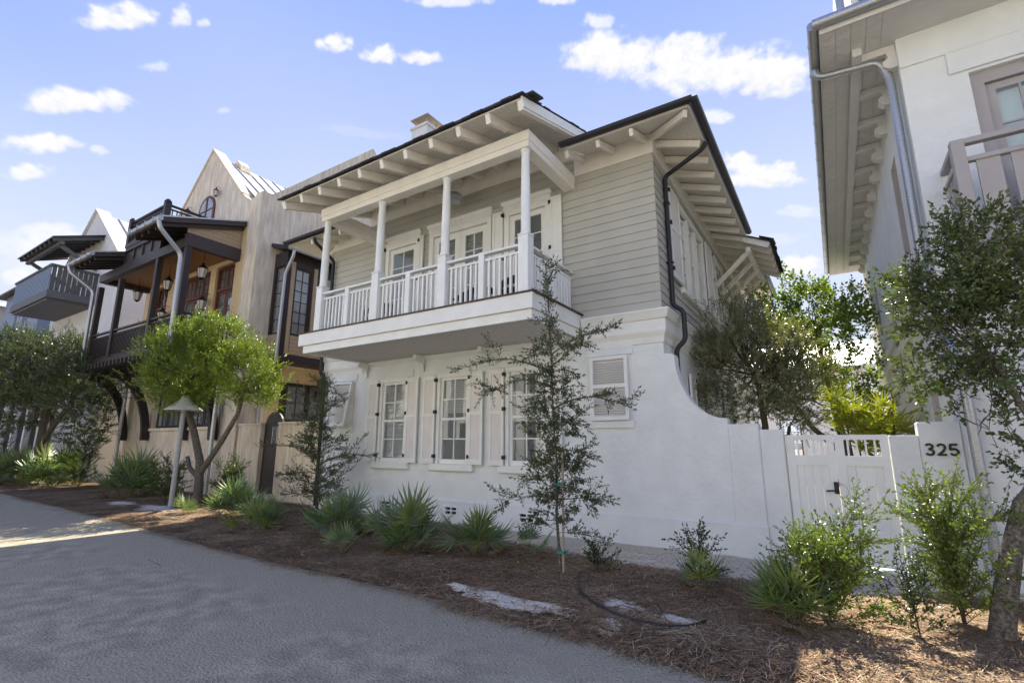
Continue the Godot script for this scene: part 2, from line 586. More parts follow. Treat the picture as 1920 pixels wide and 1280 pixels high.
func make_sky() -> Image:
	var sw := 192
	var sh := 96
	var small := Image.create(sw, sh, false, Image.FORMAT_RGBF)
	for y in sh:
		for x in sw:
			var el := 90.0 - 180.0 * (y + 0.5) / sh
			var c := sky_color(wrapf(360.0 * (x + 0.5) / sw, -180.0, 180.0), maxf(el, 0.0))
			if el < 0:
				c = Color(0.3, 0.29, 0.28)
			small.set_pixel(x, y, c)
	var W := 3072
	var H := 1536
	small.resize(W, H, Image.INTERPOLATE_BILINEAR)
	# clouds: azimuth from -z towards +x, elevation, half width and half height in degrees, strength, tilt
	var clouds := [[-76.0, 35.9, 2.91, 1.33, 1, 1.3], [-71.2, 37.9, 0.94, 1.12, 0.8, 0.36], [-69.3, 38.2, 0.68, 0.44, 0.7, 0.25], [-55.6, 40.3, 2.26, 0.94, 0.95, 0.47], [-50.0, 40.4, 2.48, 0.95, 0.95, 0.38], [-44.8, 40.8, 2.74, 0.74, 0.9, 0.29], [-77.9, 28.3, 4.24, 1.21, 1, 1.78], [-79.4, 24.3, 2.3, 1.02, 1, 0.92], [-75.7, 25.2, 0.74, 0.56, 0.6, 0.27], [-79.8, 21.8, 1.42, 0.78, 0.85, 0.53], [-19.7, 40.6, 6.93, 2.42, 1, -0.77], [-10.0, 38.0, 7.24, 2.98, 1, -1.44], [-2.1, 35.8, 4.73, 2.55, 1, -1.31], [-10.7, 40.5, 2.78, 1.1, 0.8, -0.55], [-21.4, 44.0, 2.1, 0.82, 0.8, -0.21], [-7.8, 33.4, 2.0, 0.85, 0.8, -0.42], [-11.6, 36.3, 1.38, 0.6, 0.5, -0.25], [-5.8, 28.7, 2.16, 1.18, 1, -0.46], [-4.0, 26.8, 4.19, 1.32, 1, -0.91], [-1.7, 27.3, 1.5, 0.74, 0.8, -0.36], [-0.6, 22.8, 2.27, 0.68, 0.45, -0.5], [-1.1, 17.5, 2.59, 1.3, 0.95, -0.45], [-41.7, 45.8, 5.73, 0.59, 0.8, 0.45], [-26.5, 46.2, 2.73, 0.56, 0.8, -0.15], [-72.6, 33.4, 1.16, 0.54, 0.5, 0.45], [-66.3, 31.8, 0.66, 0.34, 0.4, 0.2], [-77.6, 17.6, 2.33, 0.81, 0.6, 0.68], [-76.9, 16.2, 3.9, 1.38, 0.6, 1.02], [-79.3, 13.3, 0.92, 0.86, 0.7, 0.22], [-16.8, 34.5, 1.12, 0.25, 0.3, -0.15], [-72.0, 14.5, 12.0, 3.4, 0.5, 0.0], [-60.0, 22.0, 7.0, 0.9, 0.16, 0.5], [-30.0, 34.0, 9.0, 0.8, 0.12, -0.4], [-52.0, 33.0, 6.0, 0.6, 0.14, 0.3], [-4.0, 20.5, 5.0, 0.8, 0.25, -0.4]]
	rng.seed = 77
	for k in 60:
		var az := rr(25.0, 255.0)
		clouds.append([az if az < 180.0 else az - 360.0, rr(8.0, 55.0), rr(2.0, 7.0), rr(0.8, 2.4), rr(0.6, 1.0), 0.0])
	var n := FastNoiseLite.new()
	n.seed = 31
	n.frequency = 0.3
	n.fractal_octaves = 5
	n.fractal_gain = 0.5
	for c in clouds:
		var x0 := int((c[0] - c[2] * 1.6) / 360.0 * W)
		var x1 := int((c[0] + c[2] * 1.6) / 360.0 * W)
		var y0 := maxi(0, int((90.0 - c[1] - (c[3] + absf(c[5])) * 1.8) / 180.0 * H))
		var y1 := mini(H / 2 - 1, int((90.0 - c[1] + (c[3] + absf(c[5])) * 1.8) / 180.0 * H))
		for y in range(y0, y1):
			var el := 90.0 - 180.0 * (y + 0.5) / H
			for x in range(x0, x1):
				var az: float = 360.0 * (x + 0.5) / W
				var u: float = (az - c[0]) / c[2]
				var w: float = (el - c[1] - c[5] * u) / c[3]
				# flat bases, puffed tops
				var d := u * u + (w * w if w > 0 else w * w * 1.9)
				if d > 2.2:
					continue
				var k2: float = 2.6 / sqrt(c[2])
				var f := n.get_noise_3d(az * k2, el * k2 * 1.7, c[0] * 3.1) * 1.2 + 0.22 * n.get_noise_3d(az * 7.0, el * 11.0, 7.0)
				var density: float = smoothstep(-0.25, 0.8, (1.0 - d) * 0.95 + f * 0.8) * c[4]
				if density <= 0.003:
					continue
				var px := posmod(x, W)
				var base := small.get_pixel(px, y)
				var body: float = n.get_noise_3d(az * 3.0, el * 4.6, 40.0)
				var v: float = 0.93 + 0.09 * body + 0.05 * clampf(w, -1.0, 1.0)
				small.set_pixel(px, y, base.lerp(Color(v, v * 0.995, v * 1.01), clampf(density, 0.0, 0.96)))
	return small

# ---------------------------------------------------------------- ground
const EDGE := [[-60.0, 3.1], [-40.0, 3.2], [-23.5, 3.32], [-17.4, 3.5], [-12.9, 3.73], [-10.8, 3.85], [-8.5, 4.0], [-5.9, 4.02], [-3.8, 4.05], [-2.7, 4.13], [-1.6, 4.18], [-0.7, 4.2], [3.0, 4.25], [9.0, 4.3]]

func edge_z(x: float) -> float:
	for k in EDGE.size() - 1:
		if x <= EDGE[k + 1][0]:
			return lerpf(EDGE[k][1], EDGE[k + 1][1], (x - EDGE[k][0]) / (EDGE[k + 1][0] - EDGE[k][0])) + 0.05 * fnoise.get_noise_1d(x * 26.0) + 0.025 * fnoise.get_noise_1d(x * 120.0)
	return EDGE[-1][1]

func inner_z(x: float) -> float:
	# where the mulch meets the paving (right) or the walls (left)
	var z := -0.25 if x < -12.0 else 0.12
	if x > -7.0:
		z = lerpf(0.12, 1.15, smoothstep(-7.0, -4.6, x))
	if x > -4.6:
		z = lerpf(1.15, 1.62, smoothstep(-4.6, -2.6, x))
	if x > 0.0:
		z = lerpf(1.62, 0.95, smoothstep(0.0, 1.2, x))
	return z + 0.07 * fnoise.get_noise_1d(x * 40.0 + 500.0)

func bed_y(x: float, z: float) -> float:
	var a := clampf((edge_z(x) - z) / 0.35, 0.0, 1.0)
	var b := clampf((z - inner_z(x)) / 0.3, 0.0, 1.0)
	return 0.006 + minf(a, b) * (0.04 + 0.03 * fnoise.get_noise_2d(x * 22.0, z * 22.0) + 0.012 * fnoise.get_noise_2d(x * 130.0, z * 130.0))

func grid_mesh(x0: float, x1: float, dx: float, rows: int, zlo: Callable, zhi: Callable, hy: Callable) -> Mesh:
	var st := begin()
	var cols := int((x1 - x0) / dx)
	for i in cols + 1:
		var x := x0 + dx * i
		var a: float = zlo.call(x)
		var b: float = zhi.call(x)
		for j in rows + 1:
			var z := lerpf(a, b, float(j) / rows)
			st.add_vertex(v3(x, hy.call(x, z), z))
	for i in cols:
		for j in rows:
			var k := i * (rows + 1) + j
			for id in [k, k + rows + 1, k + 1, k + 1, k + rows + 1, k + rows + 2]:
				st.add_index(id)
	st.generate_normals()
	return st.commit()

func ground() -> void:
	fnoise.seed = 12
	fnoise.frequency = 0.02
	var st := begin()
	quad(st, v3(-260, -0.03, -200), v3(200, -0.03, -200), v3(200, -0.03, 200), v3(-260, -0.03, 200), Vector3.UP)
	structure("ground", st.commit(), M.soil)
	st = begin()
	quad(st, v3(-200, 0, 2.8), v3(120, 0, 2.8), v3(120, 0, 11.0), v3(-200, 0, 11.0), Vector3.UP)
	structure("road", st.commit(), M.road)
	st = begin()
	quad(st, v3(-200, 0.004, 10.8), v3(120, 0.004, 10.8), v3(120, 0.004, 16.0), v3(-200, 0.004, 16.0), Vector3.UP)
	structure("planting_bed", st.commit(), M.straw_bed)
	structure("planting_bed", grid_mesh(-42.0, 6.0, 0.08, 34, inner_z, edge_z, bed_y), M.straw_bed)
	# pavers laid along the foot of the wall
	var path := structure("pavement", prism_mesh(PackedVector2Array([Vector2(-8, -0.02), Vector2(2.4, -0.02), Vector2(2.4, 1.9), Vector2(-8, 1.9)]), 1, -0.02, -0.004), M.paver_joint)
	rng.seed = 5
	var spots := []
	var row := 0
	var z := 0.075
	while z < 1.75:
		var x := -7.2 + (0.1 if row % 2 else 0.0)
		while x < 1.6:
			if z < inner_z(x) + 0.06 and (x < 0.55 or z > 0.2):
				spots.append(v3(x, 0, z))
			x += 0.203
		z += 0.103
		row += 1
	# the largest in the picture are single pieces, the rest one sheet of pieces
	var eye := v3(0, 1.65, 8.49)
	spots.sort_custom(func(a: Vector3, b: Vector3) -> bool: return a.distance_to(eye) < b.distance_to(eye))
	var rest := begin()
	for k in spots.size():
		var y := rr(0.004, 0.012)
		var s := v3(0.195 + rr(-0.004, 0.003), 0.05, 0.096 + rr(-0.004, 0.002))
		if k < 300:
			var o := put(path, "paver", box_mesh(v3(0.196, 0.05, 0.096), 0.006), M["paver_%d" % rng.randi_range(0, 3)], spots[k] + v3(0, y - 0.02, 0))
			o.rotation = v3(rr(-0.012, 0.012), rr(-0.02, 0.02), rr(-0.01, 0.01))
		else:
			box_into(rest, spots[k] - s / 2 + v3(0, y - 0.02, 0), spots[k] + s / 2 + v3(0, y - 0.02, 0))
	if spots.size() > 300:
		var o := put(path, "paver_field", rest.commit(), M.paver_0)
		o.set_meta("kind", "stuff")

func road_cracks() -> void:
	rng.seed = 91
	for q in [[-22.0, 5.0, -14.0, 5.3, 0.012], [-9.0, 6.8, -4.2, 7.9, 0.008], [-8.6, 4.9, -7.9, 5.0, 0.012]]:
		var st := begin()
		var n := int(absf(q[2] - q[0]) * 9.0)
		var prev := []
		var off := 0.0
		for k in n + 1:
			var t := float(k) / n
			off += rr(-0.018, 0.018)
			var p := v3(lerpf(q[0], q[2], t), 0.004, lerpf(q[1], q[3], t) + off)
			var w: float = q[4] * rr(0.15, 1.0) * minf(1.0, minf(t, 1.0 - t) * 8.0)
			var cur := [p - v3(0, 0, w), p + v3(0, 0, w)]
			if prev:
				quad(st, prev[0], cur[0], cur[1], prev[1], Vector3.UP)
			prev = cur
		structure("road_crack", st.commit(), M.paver_joint)

func sand_patch(cx: float, cz: float, rx: float, rz: float, sd: int, turn := 0.0) -> void:
	var st := begin()
	var n := 44
	var ring := []
	for k in n:
		var a := TAU * k / n
		var r := 1.0 + 0.75 * fnoise.get_noise_2d(cos(a) * 45.0 + sd * 91.0, sin(a) * 45.0) + 0.3 * fnoise.get_noise_2d(cos(a) * 200.0 + sd * 50.0, sin(a) * 200.0)
		var p := Vector2(cos(a) * rx, sin(a) * rz).rotated(turn) * r
		ring.append(p)
	for k in n:
		for lv in 4:
			var f0 := lv / 4.0
			var f1 := (lv + 1) / 4.0
			var p := []
			for e in [[k, f0], [k, f1], [(k + 1) % n, f1], [(k + 1) % n, f0]]:
				var q: Vector2 = ring[e[0]] * e[1]
				var x: float = cx + q.x
				var zz: float = cz + q.y
				p.append(v3(x, bed_y(x, zz) + 0.022 * (1.0 - e[1] * e[1]) + 0.006, zz))
			quad(st, p[0], p[1], p[2], p[3], Vector3.UP)
	structure("sand", st.commit(), M.sand)

# ---------------------------------------------------------------- openings
# a window or glazed door in its own coordinates: x across, y up, +z outwards, origin at the sill's middle
func window(parent: Node3D, called: String, at: Vector3, turn: float, w: float, h: float, cols: int, rows: int, frame: Material, o := {}) -> Node3D:
	var g := sub(parent, called, at, turn)
	var fw: float = o.get("fw", 0.07)
	var rail: float = o.get("rail", fw)
	var st := begin()
	var z0 := -0.06
	var z1 := -0.015
	box_into(st, v3(-w / 2, 0, z0), v3(-w / 2 + fw, h, z1))
	box_into(st, v3(w / 2 - fw, 0, z0), v3(w / 2, h, z1))
	box_into(st, v3(-w / 2 + fw, 0, z0), v3(w / 2 - fw, rail, z1))
	box_into(st, v3(-w / 2 + fw, h - fw, z0), v3(w / 2 - fw, h, z1))
	put(g, "frame", st.commit(), frame)
	var iw := w - 2 * fw
	var ih := h - fw - rail
	var meet: float = o.get("meet", 0.0)
	for k in range(1, cols):
		var x := -iw / 2 + iw * k / cols
		lb(g, "muntin", frame, v3(x - 0.012, rail, -0.05), v3(x + 0.012, h - fw, -0.02))
	for k in range(1, rows):
		var y := rail + ih * k / rows
		var t := 0.026 if meet > 0 and k == rows / 2 else 0.012
		for c in cols:
			var xa := -iw / 2 + iw * c / cols + (0.012 if c > 0 else 0.0)
			var xb := -iw / 2 + iw * (c + 1) / cols - (0.012 if c < cols - 1 else 0.0)
			lb(g, "meeting_rail" if t > 0.02 else "muntin", frame, v3(xa, y - t, -0.052 + (0.012 if t > 0.02 else 0.0)), v3(xb, y + t, -0.021 + (0.012 if t > 0.02 else 0.0)))
	for c in cols:
		for r in rows:
			var x0 := -iw / 2 + iw * c / cols
			var y0 := rail + ih * r / rows
			var tilt := rng.randf_range(-0.01, 0.01)
			var p := lb(g, "pane", M.glass, v3(x0 + 0.001, y0 + 0.001, -0.038), v3(x0 + iw / cols - 0.001, y0 + ih / rows - 0.001, -0.034))
			p.rotation.y = tilt
	if o.has("blind"):
		var bs := begin()
		var yy := h - fw - 0.02
		while yy > h - fw - ih * float(o.blind):
			quad(bs, v3(-iw / 2, yy, -0.13), v3(iw / 2, yy, -0.13), v3(iw / 2, yy - 0.035, -0.1), v3(-iw / 2, yy - 0.035, -0.1), v3(0, 0.5, 1))
			yy -= 0.042
		put(g, "blind", bs.commit(), M.blind)
	if o.has("shade"):
		lb(g, "roller_shade", M.roller_shade, v3(-iw / 2, rail, -0.12), v3(iw / 2, h - fw, -0.115))
	if o.has("curtain"):
		var cs := begin()
		var np := 16
		for k in np:
			for sgn in [-1.0, 1.0]:
				var xa: float = sgn * (iw / 2 - 0.3 * iw * k / np)
				var xb: float = sgn * (iw / 2 - 0.3 * iw * (k + 1) / np)
				quad(cs, v3(xa, 0.02, -0.16 + 0.02 * (k % 2)), v3(xb, 0.02, -0.16 + 0.02 * ((k + 1) % 2)), v3(xb, h, -0.16 + 0.02 * ((k + 1) % 2)), v3(xa, h, -0.16 + 0.02 * (k % 2)), Vector3.BACK)
		put(g, "curtain", cs.commit(), M.curtain)
	return g

# panelled shutter standing flat on a wall; local as the window; hinge side +1 right, -1 left
func shutter(parent: Node3D, at: Vector3, turn: float, w: float, h: float, hinge: float, panel: Material) -> Node3D:
	var g := sub(parent, "shutter", at, turn)
	var st := begin()
	var f := 0.055
	box_into(st, v3(-w / 2, 0, 0.02), v3(-w / 2 + f, h, 0.062))
	box_into(st, v3(w / 2 - f, 0, 0.02), v3(w / 2, h, 0.062))
	for y in [[0.0, 0.1], [h * 0.53, h * 0.53 + 0.06], [h - 0.08, h]]:
		box_into(st, v3(-w / 2 + f, y[0], 0.02), v3(w / 2 - f, y[1], 0.062))
	put(g, "shutter_frame", st.commit(), M.trim)
	lb(g, "panel", panel, v3(-w / 2 + f, 0.1, 0.028), v3(w / 2 - f, h * 0.53, 0.046))
	lb(g, "panel", panel, v3(-w / 2 + f, h * 0.53 + 0.06, 0.028), v3(w / 2 - f, h - 0.08, 0.046))
	for y in [0.12, h * 0.56, h - 0.14]:
		lb(g, "hinge", M.hinge_black, v3(hinge * (w / 2 - 0.03), y, 0.0), v3(hinge * (w / 2 + 0.025), y + 0.075, 0.075))
	return g

func louver_shutter(parent: Node3D, at: Vector3, w: float, h: float, tilt: float) -> Node3D:
	var g := sub(parent, "louvered_shutter", at)
	g.rotation.x = tilt
	var f := 0.06
	var st := begin()
	box_into(st, v3(-w / 2, 0, 0.03), v3(-w / 2 + f, h, 0.075))
	box_into(st, v3(w / 2 - f, 0, 0.03), v3(w / 2, h, 0.075))
	for y in [[0.0, 0.075], [h * 0.5, h * 0.5 + 0.06], [h - 0.06, h]]:
		box_into(st, v3(-w / 2 + f, y[0], 0.03), v3(w / 2 - f, y[1], 0.075))
	put(g, "shutter_frame", st.commit(), M.rail_white)
	for half in [[0.085, h * 0.5], [h * 0.5 + 0.065, h - 0.065]]:
		var y: float = half[0]
		while y < half[1] - 0.02:
			var s := lb(g, "slat", M.rail_white, v3(-w / 2 + f, y + 0.004, 0.034), v3(w / 2 - f, y + 0.012, 0.07))
			s.rotation.x = 0.5
			y += 0.043
	return g

# lap board: cross section thick at the bottom. along x (axis 0 length) facing +z, or turned by the node
var laps := {}
func lap_mesh(length: float, pitch: float) -> Mesh:
	var key := roundi(length * 1000)
	if not laps.has(key):
		laps[key] = prism_mesh(PackedVector2Array([Vector2(0, -0.012), Vector2(0.03, -0.012), Vector2(0.03, 0.0), Vector2(0.008, pitch), Vector2(0, pitch)]), 0, -length / 2, length / 2)
	return laps[key]

func lap_rows(parent: Node3D, m0: String, face: float, axis: int, spans: Callable, y0: float, y1: float, pitch: float) -> void:
	var y := y0
	while y < y1 - 0.02:
		for s in spans.call(y, y + pitch):
			var lenx: float = s[1] - s[0]
			var o := put(parent, "siding_board", lap_mesh(lenx, minf(pitch, y1 - y)), M[m0 + "_%d" % rng.randi_range(0, 2)] if M.has(m0 + "_0") else M[m0])
			if axis == 2:
				o.position = v3((s[0] + s[1]) / 2, y, face) - org(parent)
			else:
				o.position = v3(face, y, (s[0] + s[1]) / 2) - org(parent)
				o.rotation.y = PI / 2
		y += pitch

func chimney_cap(parent: Node3D, x: float, y: float, z: float) -> void:
	slab(parent, "flue_cap", M.copper_cap, [v3(x - 0.34, y + 0.26, z - 0.34), v3(x + 0.34, y + 0.26, z - 0.34), v3(x + 0.34, y + 0.26, z + 0.34), v3(x - 0.34, y + 0.26, z + 0.34)], 0.03)
	for e in [[-1, -1], [1, -1], [1, 1], [-1, 1]]:
		wb(parent, "cap_leg", M.copper_cap, v3(x + e[0] * 0.2 - 0.02, y, z + e[1] * 0.2 - 0.02), v3(x + e[0] * 0.2 + 0.02, y + 0.23, z + e[1] * 0.2 + 0.02))
	var st := begin()
	var a := 0.34
	for k in 4:
		var c := [v3(-a, 0, -a), v3(a, 0, -a), v3(a, 0, a), v3(-a, 0, a)]
		tri(st, c[k] + v3(x, y + 0.262, z), c[(k + 1) % 4] + v3(x, y + 0.262, z), v3(x, y + 0.42, z), (c[k] + c[(k + 1) % 4]) + v3(0, 0.3, 0))
	world_mesh(parent, "cap_hood", st.commit(), M.copper_cap)

# ---------------------------------------------------------------- main house
const COLS := [-9.47, -7.66, -5.86, -4.07]

func main_house() -> void:
	var h := thing("balcony_house", "two-storey white stucco house with grey siding and a wide white balcony", "house", v3(-6.9, 0, -5.5))
	var XL := -11.5
	var XR := -2.35
	var ZB := -11.0
	var wins := [-8.85, -7.0, -5.15]
	var lows := []
	for c in wins:
		lows.append([c - 0.47, c + 0.47, 1.22, 3.2])
	var vents := [-8.93, -6.97, -5.11]
	for c in vents:
		lows.append([c - 0.17, c + 0.17, 0.2, 0.36])
	var lower := wall(h, "stucco_wall", M.stucco, 2, XL, XR, -0.03, 3.62, -0.26, 0.0, lows)
	lower.set_meta("label", "smooth white stucco ground floor wall")
	wall(h, "stucco_wall", M.stucco, 0, ZB, -0.26, -0.03, 3.62, XR - 0.26, XR, [[-3.0, -2.0, 1.3, 3.0], [-6.5, -5.5, 1.3, 3.0]])
	wall(h, "stucco_wall", M.stucco, 0, ZB, -0.26, -0.03, 3.62, XL, XL + 0.26)
	wall(h, "stucco_wall", M.stucco, 2, XL + 0.26, XR - 0.26, -0.03, 3.62, ZB, ZB + 0.26)
	for z in [-2.5, -6.0]:
		window(h, "window", v3(XR - 0.02, 1.3, z), PI / 2, 1.0, 1.7, 2, 4, M.trim, {"meet": 1.0, "blind": 0.9})
		for s in [-1.0, 1.0]:
			shutter(h, v3(XR + 0.01, 1.28, z - s * 0.72), PI / 2, 0.42, 1.74, -s, M.shutter_panel)
	# plinth, a step of 2.5 cm with vents cut through it
	var ph := []
	for c in vents:
		ph.append([c - 0.17, c + 0.17, 0.2, 0.36])
	wall(h, "plinth", M.stucco, 2, XL, XR, -0.03, 0.455, 0.0005, 0.038, ph)
	prism(h, "plinth_cap", M.stucco, PackedVector2Array([Vector2(0.0005, 0.4555), Vector2(0.044, 0.4555), Vector2(0.044, 0.466), Vector2(0.0005, 0.49)]), 0, XL, XR)
	for c in vents:
		var g := sub(h, "crawl_vent", v3(c, 0.2, 0.038))
		var st := begin()
		box_into(st, v3(-0.19, -0.02, 0), v3(-0.15, 0.18, 0.012))
		box_into(st, v3(0.15, -0.02, 0), v3(0.19, 0.18, 0.012))
		box_into(st, v3(-0.15, -0.02, 0), v3(0.15, 0.015, 0.012))
		box_into(st, v3(-0.15, 0.145, 0), v3(0.15, 0.18, 0.012))
		box_into(st, v3(-0.013, 0.015, -0.03), v3(0.013, 0.145, 0.006))
		box_into(st, v3(-0.15, 0.068, -0.028), v3(-0.013, 0.092, 0.004))
		box_into(st, v3(0.013, 0.068, -0.028), v3(0.15, 0.092, 0.004))
		put(g, "grille", st.commit(), M.rail_white)
		lb(g, "mesh_screen", M.vent_dark, v3(-0.17, 0.0, -0.09), v3(0.17, 0.16, -0.08))
	# ground floor windows
	for k in 3:
		var c: float = wins[k]
		var st := begin()
		box_into(st, v3(c - 0.47, 1.225, -0.1), v3(c - 0.39, 3.2, 0.032))
		box_into(st, v3(c + 0.39, 1.225, -0.1), v3(c + 0.47, 3.2, 0.032))
		box_into(st, v3(c - 0.39, 3.11, -0.1), v3(c + 0.39, 3.2, 0.032))
		world_mesh(h, "window_casing", st.commit(), M.trim)
		window(h, "window", v3(c, 1.225, -0.01), 0.0, 0.78, 1.885, 2, 4, M.trim, [{"meet": 1.0, "blind": 0.98, "fw": 0.06, "rail": 0.1}, {"meet": 1.0, "fw": 0.06, "rail": 0.1, "blind": 0.42}, {"meet": 1.0, "fw": 0.06, "rail": 0.1, "curtain": 1}][k])
		wb(h, "sill", M.trim, v3(c - 0.6, 1.085, -0.02), v3(c + 0.6, 1.225, 0.1), 0.012)
		wb(h, "lintel", M.stucco, v3(c - 0.62, 3.2, 0.0), v3(c + 0.62, 3.375, 0.03), 0.006)
		shutter(h, v3(c - 0.66, 1.23, 0.03), 0.0, 0.36, 1.93, 1.0, M.shutter_panel)
		shutter(h, v3(c + 0.66, 1.23, 0.03), 0.0, 0.36, 1.93, -1.0, M.shutter_panel)
	for c in [-10.65, -3.35]:
		wb(h, "blind_recess", M.shutter_panel, v3(c - 0.36, 2.1, 0.001), v3(c + 0.36, 3.2, 0.012))
		wb(h, "lintel", M.stucco, v3(c - 0.45, 3.24, 0.0), v3(c + 0.45, 3.4, 0.03), 0.006)
		wb(h, "sill", M.stucco, v3(c - 0.43, 1.93, 0.0), v3(c + 0.43, 2.06, 0.045), 0.008)
		var ls := louver_shutter(h, v3(c, 2.07, 0.06 if c < -5 else 0.012), 0.72, 1.15, 0.0)
		if c < -5:
			# propped open at its foot
			ls.position += v3(0, 0.0, 0.16)
			ls.rotation.x = -0.17
	# floors and the shell behind the siding
	wb(h, "floor_slab", M.interior, v3(XL + 0.27, 0.4, ZB + 0.27), v3(XR - 0.27, 0.5, -0.27))
	wb(h, "floor_slab", M.interior, v3(XL + 0.27, 3.6, ZB + 0.27), v3(XR - 0.27, 3.95, -0.27))
	wb(h, "partition", M.interior, v3(XL + 0.27, 0.5, -4.0), v3(XR - 0.27, 3.6, -3.9))
	wb(h, "partition", M.interior, v3(XL + 0.27, 3.95, -4.0), v3(XR - 0.27, 7.3, -3.9))
	var doors := [[-9.4, -8.2], [-7.88, -6.02], [-5.68, -4.52]]
	var up := []
	for d in doors:
		up.append([d[0] + 0.11, d[1] - 0.11, 4.08, 6.72])
	wall(h, "upper_wall", M.siding_0, 2, XL, XR, 3.62, 7.35, -0.26, -0.01, up)
	wall(h, "upper_wall", M.siding_0, 0, ZB, -0.26, 3.62, 7.35, XR - 0.26, XR - 0.01, [[-3.9, -1.65, 4.8, 6.6], [-6.5, -5.5, 4.9, 6.6]])
	wall(h, "upper_wall", M.siding_0, 0, ZB, -0.26, 3.62, 7.35, XL + 0.01, XL + 0.26)
	wall(h, "upper_wall", M.siding_0, 2, XL + 0.26, XR - 0.26, 3.62, 7.35, ZB, ZB + 0.25)
	var front := sub(h, "front_siding")
	lap_rows(front, "siding", -0.008, 2, func(a: float, _b: float) -> Array:
		if a > 6.72:
			return [[XL, XR + 0.012]]
		return [[XL, -9.4], [-8.2, -7.88], [-6.02, -5.68], [-4.52, XR + 0.012]], 4.0, 7.04, 0.169)
	lap_rows(front, "siding", -0.008, 2, func(_a: float, _b: float) -> Array: return [[-9.97, -3.96]], 7.042, 7.43, 0.169)
	var side := sub(h, "side_siding")
	lap_rows(side, "siding", XR - 0.008, 0, func(a: float, b: float) -> Array:
		if a > 6.62 or b < 4.72:
			return [[ZB, -0.009]]
		return [[ZB, -6.6], [-5.4, -4.0], [-1.55, -0.009]], 4.0, 7.04, 0.169)
	# frieze board under the eaves
	wb(h, "frieze_board", M.soffit, v3(XL, 7.03, 0.0), v3(-9.98, 7.42, 0.03))
	wb(h, "frieze_board", M.soffit, v3(-3.95, 7.03, 0.0), v3(XR, 7.42, 0.03))
	wb(h, "frieze_board", M.soffit, v3(-10.1, 7.43, -0.008), v3(-3.7, 7.86, 0.035))
	wb(h, "frieze_board", M.soffit, v3(XR, 7.03, ZB), v3(XR + 0.03, 7.42, 0.03))
	wb(h, "frieze_board", M.soffit, v3(XL - 0.03, 7.03, ZB), v3(XL, 7.42, 0.03))
	# cornice between the storeys: front right and side
	var prof := PackedVector2Array([Vector2(0, 3.38), Vector2(0.02, 3.4), Vector2(0.035, 3.5), Vector2(0.07, 3.57), Vector2(0.08, 3.6), Vector2(0.08, 3.8), Vector2(0.11, 3.81), Vector2(0.13, 3.86), Vector2(0.16, 3.93), Vector2(0.17, 3.94), Vector2(0.17, 3.97), Vector2(0, 4.02)])
	prism(h, "cornice", M.trim, prof, 0, -3.84, XR)
	prism(h, "cornice", M.trim, prof, 0, XL, -10.02)
	var sp := PackedVector2Array()
	for p in prof:
		sp.append(Vector2(XR + p.x, p.y))
	prism(h, "cornice", M.trim, sp, 2, ZB, 0.0)
	# mitred corner block of the cornice
	var cst := begin()
	for k in prof.size() - 1:
		var a := prof[k]
		var b := prof[k + 1]
		quad(cst, v3(XR, a.y, a.x), v3(XR, b.y, b.x), v3(XR + b.x, b.y, b.x), v3(XR + a.x, a.y, a.x), v3(0, 0.1, 1) if k < prof.size() - 2 else Vector3.UP)
		quad(cst, v3(XR + a.x, a.y, 0), v3(XR + b.x, b.y, 0), v3(XR + b.x, b.y, b.x), v3(XR + a.x, a.y, a.x), v3(1, 0.1, 0) if k < prof.size() - 2 else Vector3.UP)
	world_mesh(h, "cornice", cst.commit(), M.trim)
	balcony(h)
	upper_doors(h, doors)
	house_roof(h)
	# side windows of the upper floor
	for k in 3:
		var z := -2.03 - 0.745 * k
		window(h, "window", v3(XR - 0.02, 4.82, z), PI / 2, 0.68, 1.74, 2, 4, M.trim, {"meet": 1.0, "blind": 0.9})
	for z in [-1.6, -2.4, -3.15, -3.95]:
		wb(h, "window_casing", M.trim, v3(XR - 0.05, 4.78, z - 0.055), v3(XR + 0.045, 6.6, z + 0.055))
	wb(h, "window_casing", M.trim, v3(XR - 0.05, 6.6, -4.02), v3(XR + 0.05, 6.74, -1.53))
	wb(h, "sill", M.trim, v3(XR - 0.05, 4.66, -4.1), v3(XR + 0.09, 4.78, -1.45), 0.01)
	shutter(h, v3(XR + 0.03, 4.8, -1.13), PI / 2, 0.76, 1.9, -1.0, M.shutter_panel)
	shutter(h, v3(XR + 0.03, 4.8, -4.45), PI / 2, 0.76, 1.9, 1.0, M.shutter_panel)
	window(h, "window", v3(XR - 0.02, 4.9, -6.0), PI / 2, 1.0, 1.7, 2, 4, M.trim, {"meet": 1.0, "blind": 0.9})
	wb(h, "window_casing", M.trim, v3(XR - 0.05, 4.9, -5.5), v3(XR + 0.045, 6.65, -5.38))
	wb(h, "window_casing", M.trim, v3(XR - 0.05, 4.9, -6.62), v3(XR + 0.045, 6.65, -6.5))
	wb(h, "window_casing", M.trim, v3(XR - 0.05, 6.65, -6.62), v3(XR + 0.05, 6.78, -5.38))
	# downpipes
	tube(h, "downpipe", M.dark_metal, rounded([v3(-1.43, 7.08, -0.28), v3(-1.5, 6.98, -0.3), v3(-2.28, 6.78, -0.55), v3(-2.28, 4.16, -0.55), v3(-2.1, 4.05, -0.55), v3(-2.1, 3.5, -0.55), v3(-2.27, 3.35, -0.55), v3(-2.27, 0.1, -0.55)], 0.09), 0.045, 12)
	for y in [6.2, 5.0]:
		wb(h, "pipe_strap", M.dark_metal, v3(-2.35, y, -0.61), v3(-2.22, y + 0.03, -0.49))
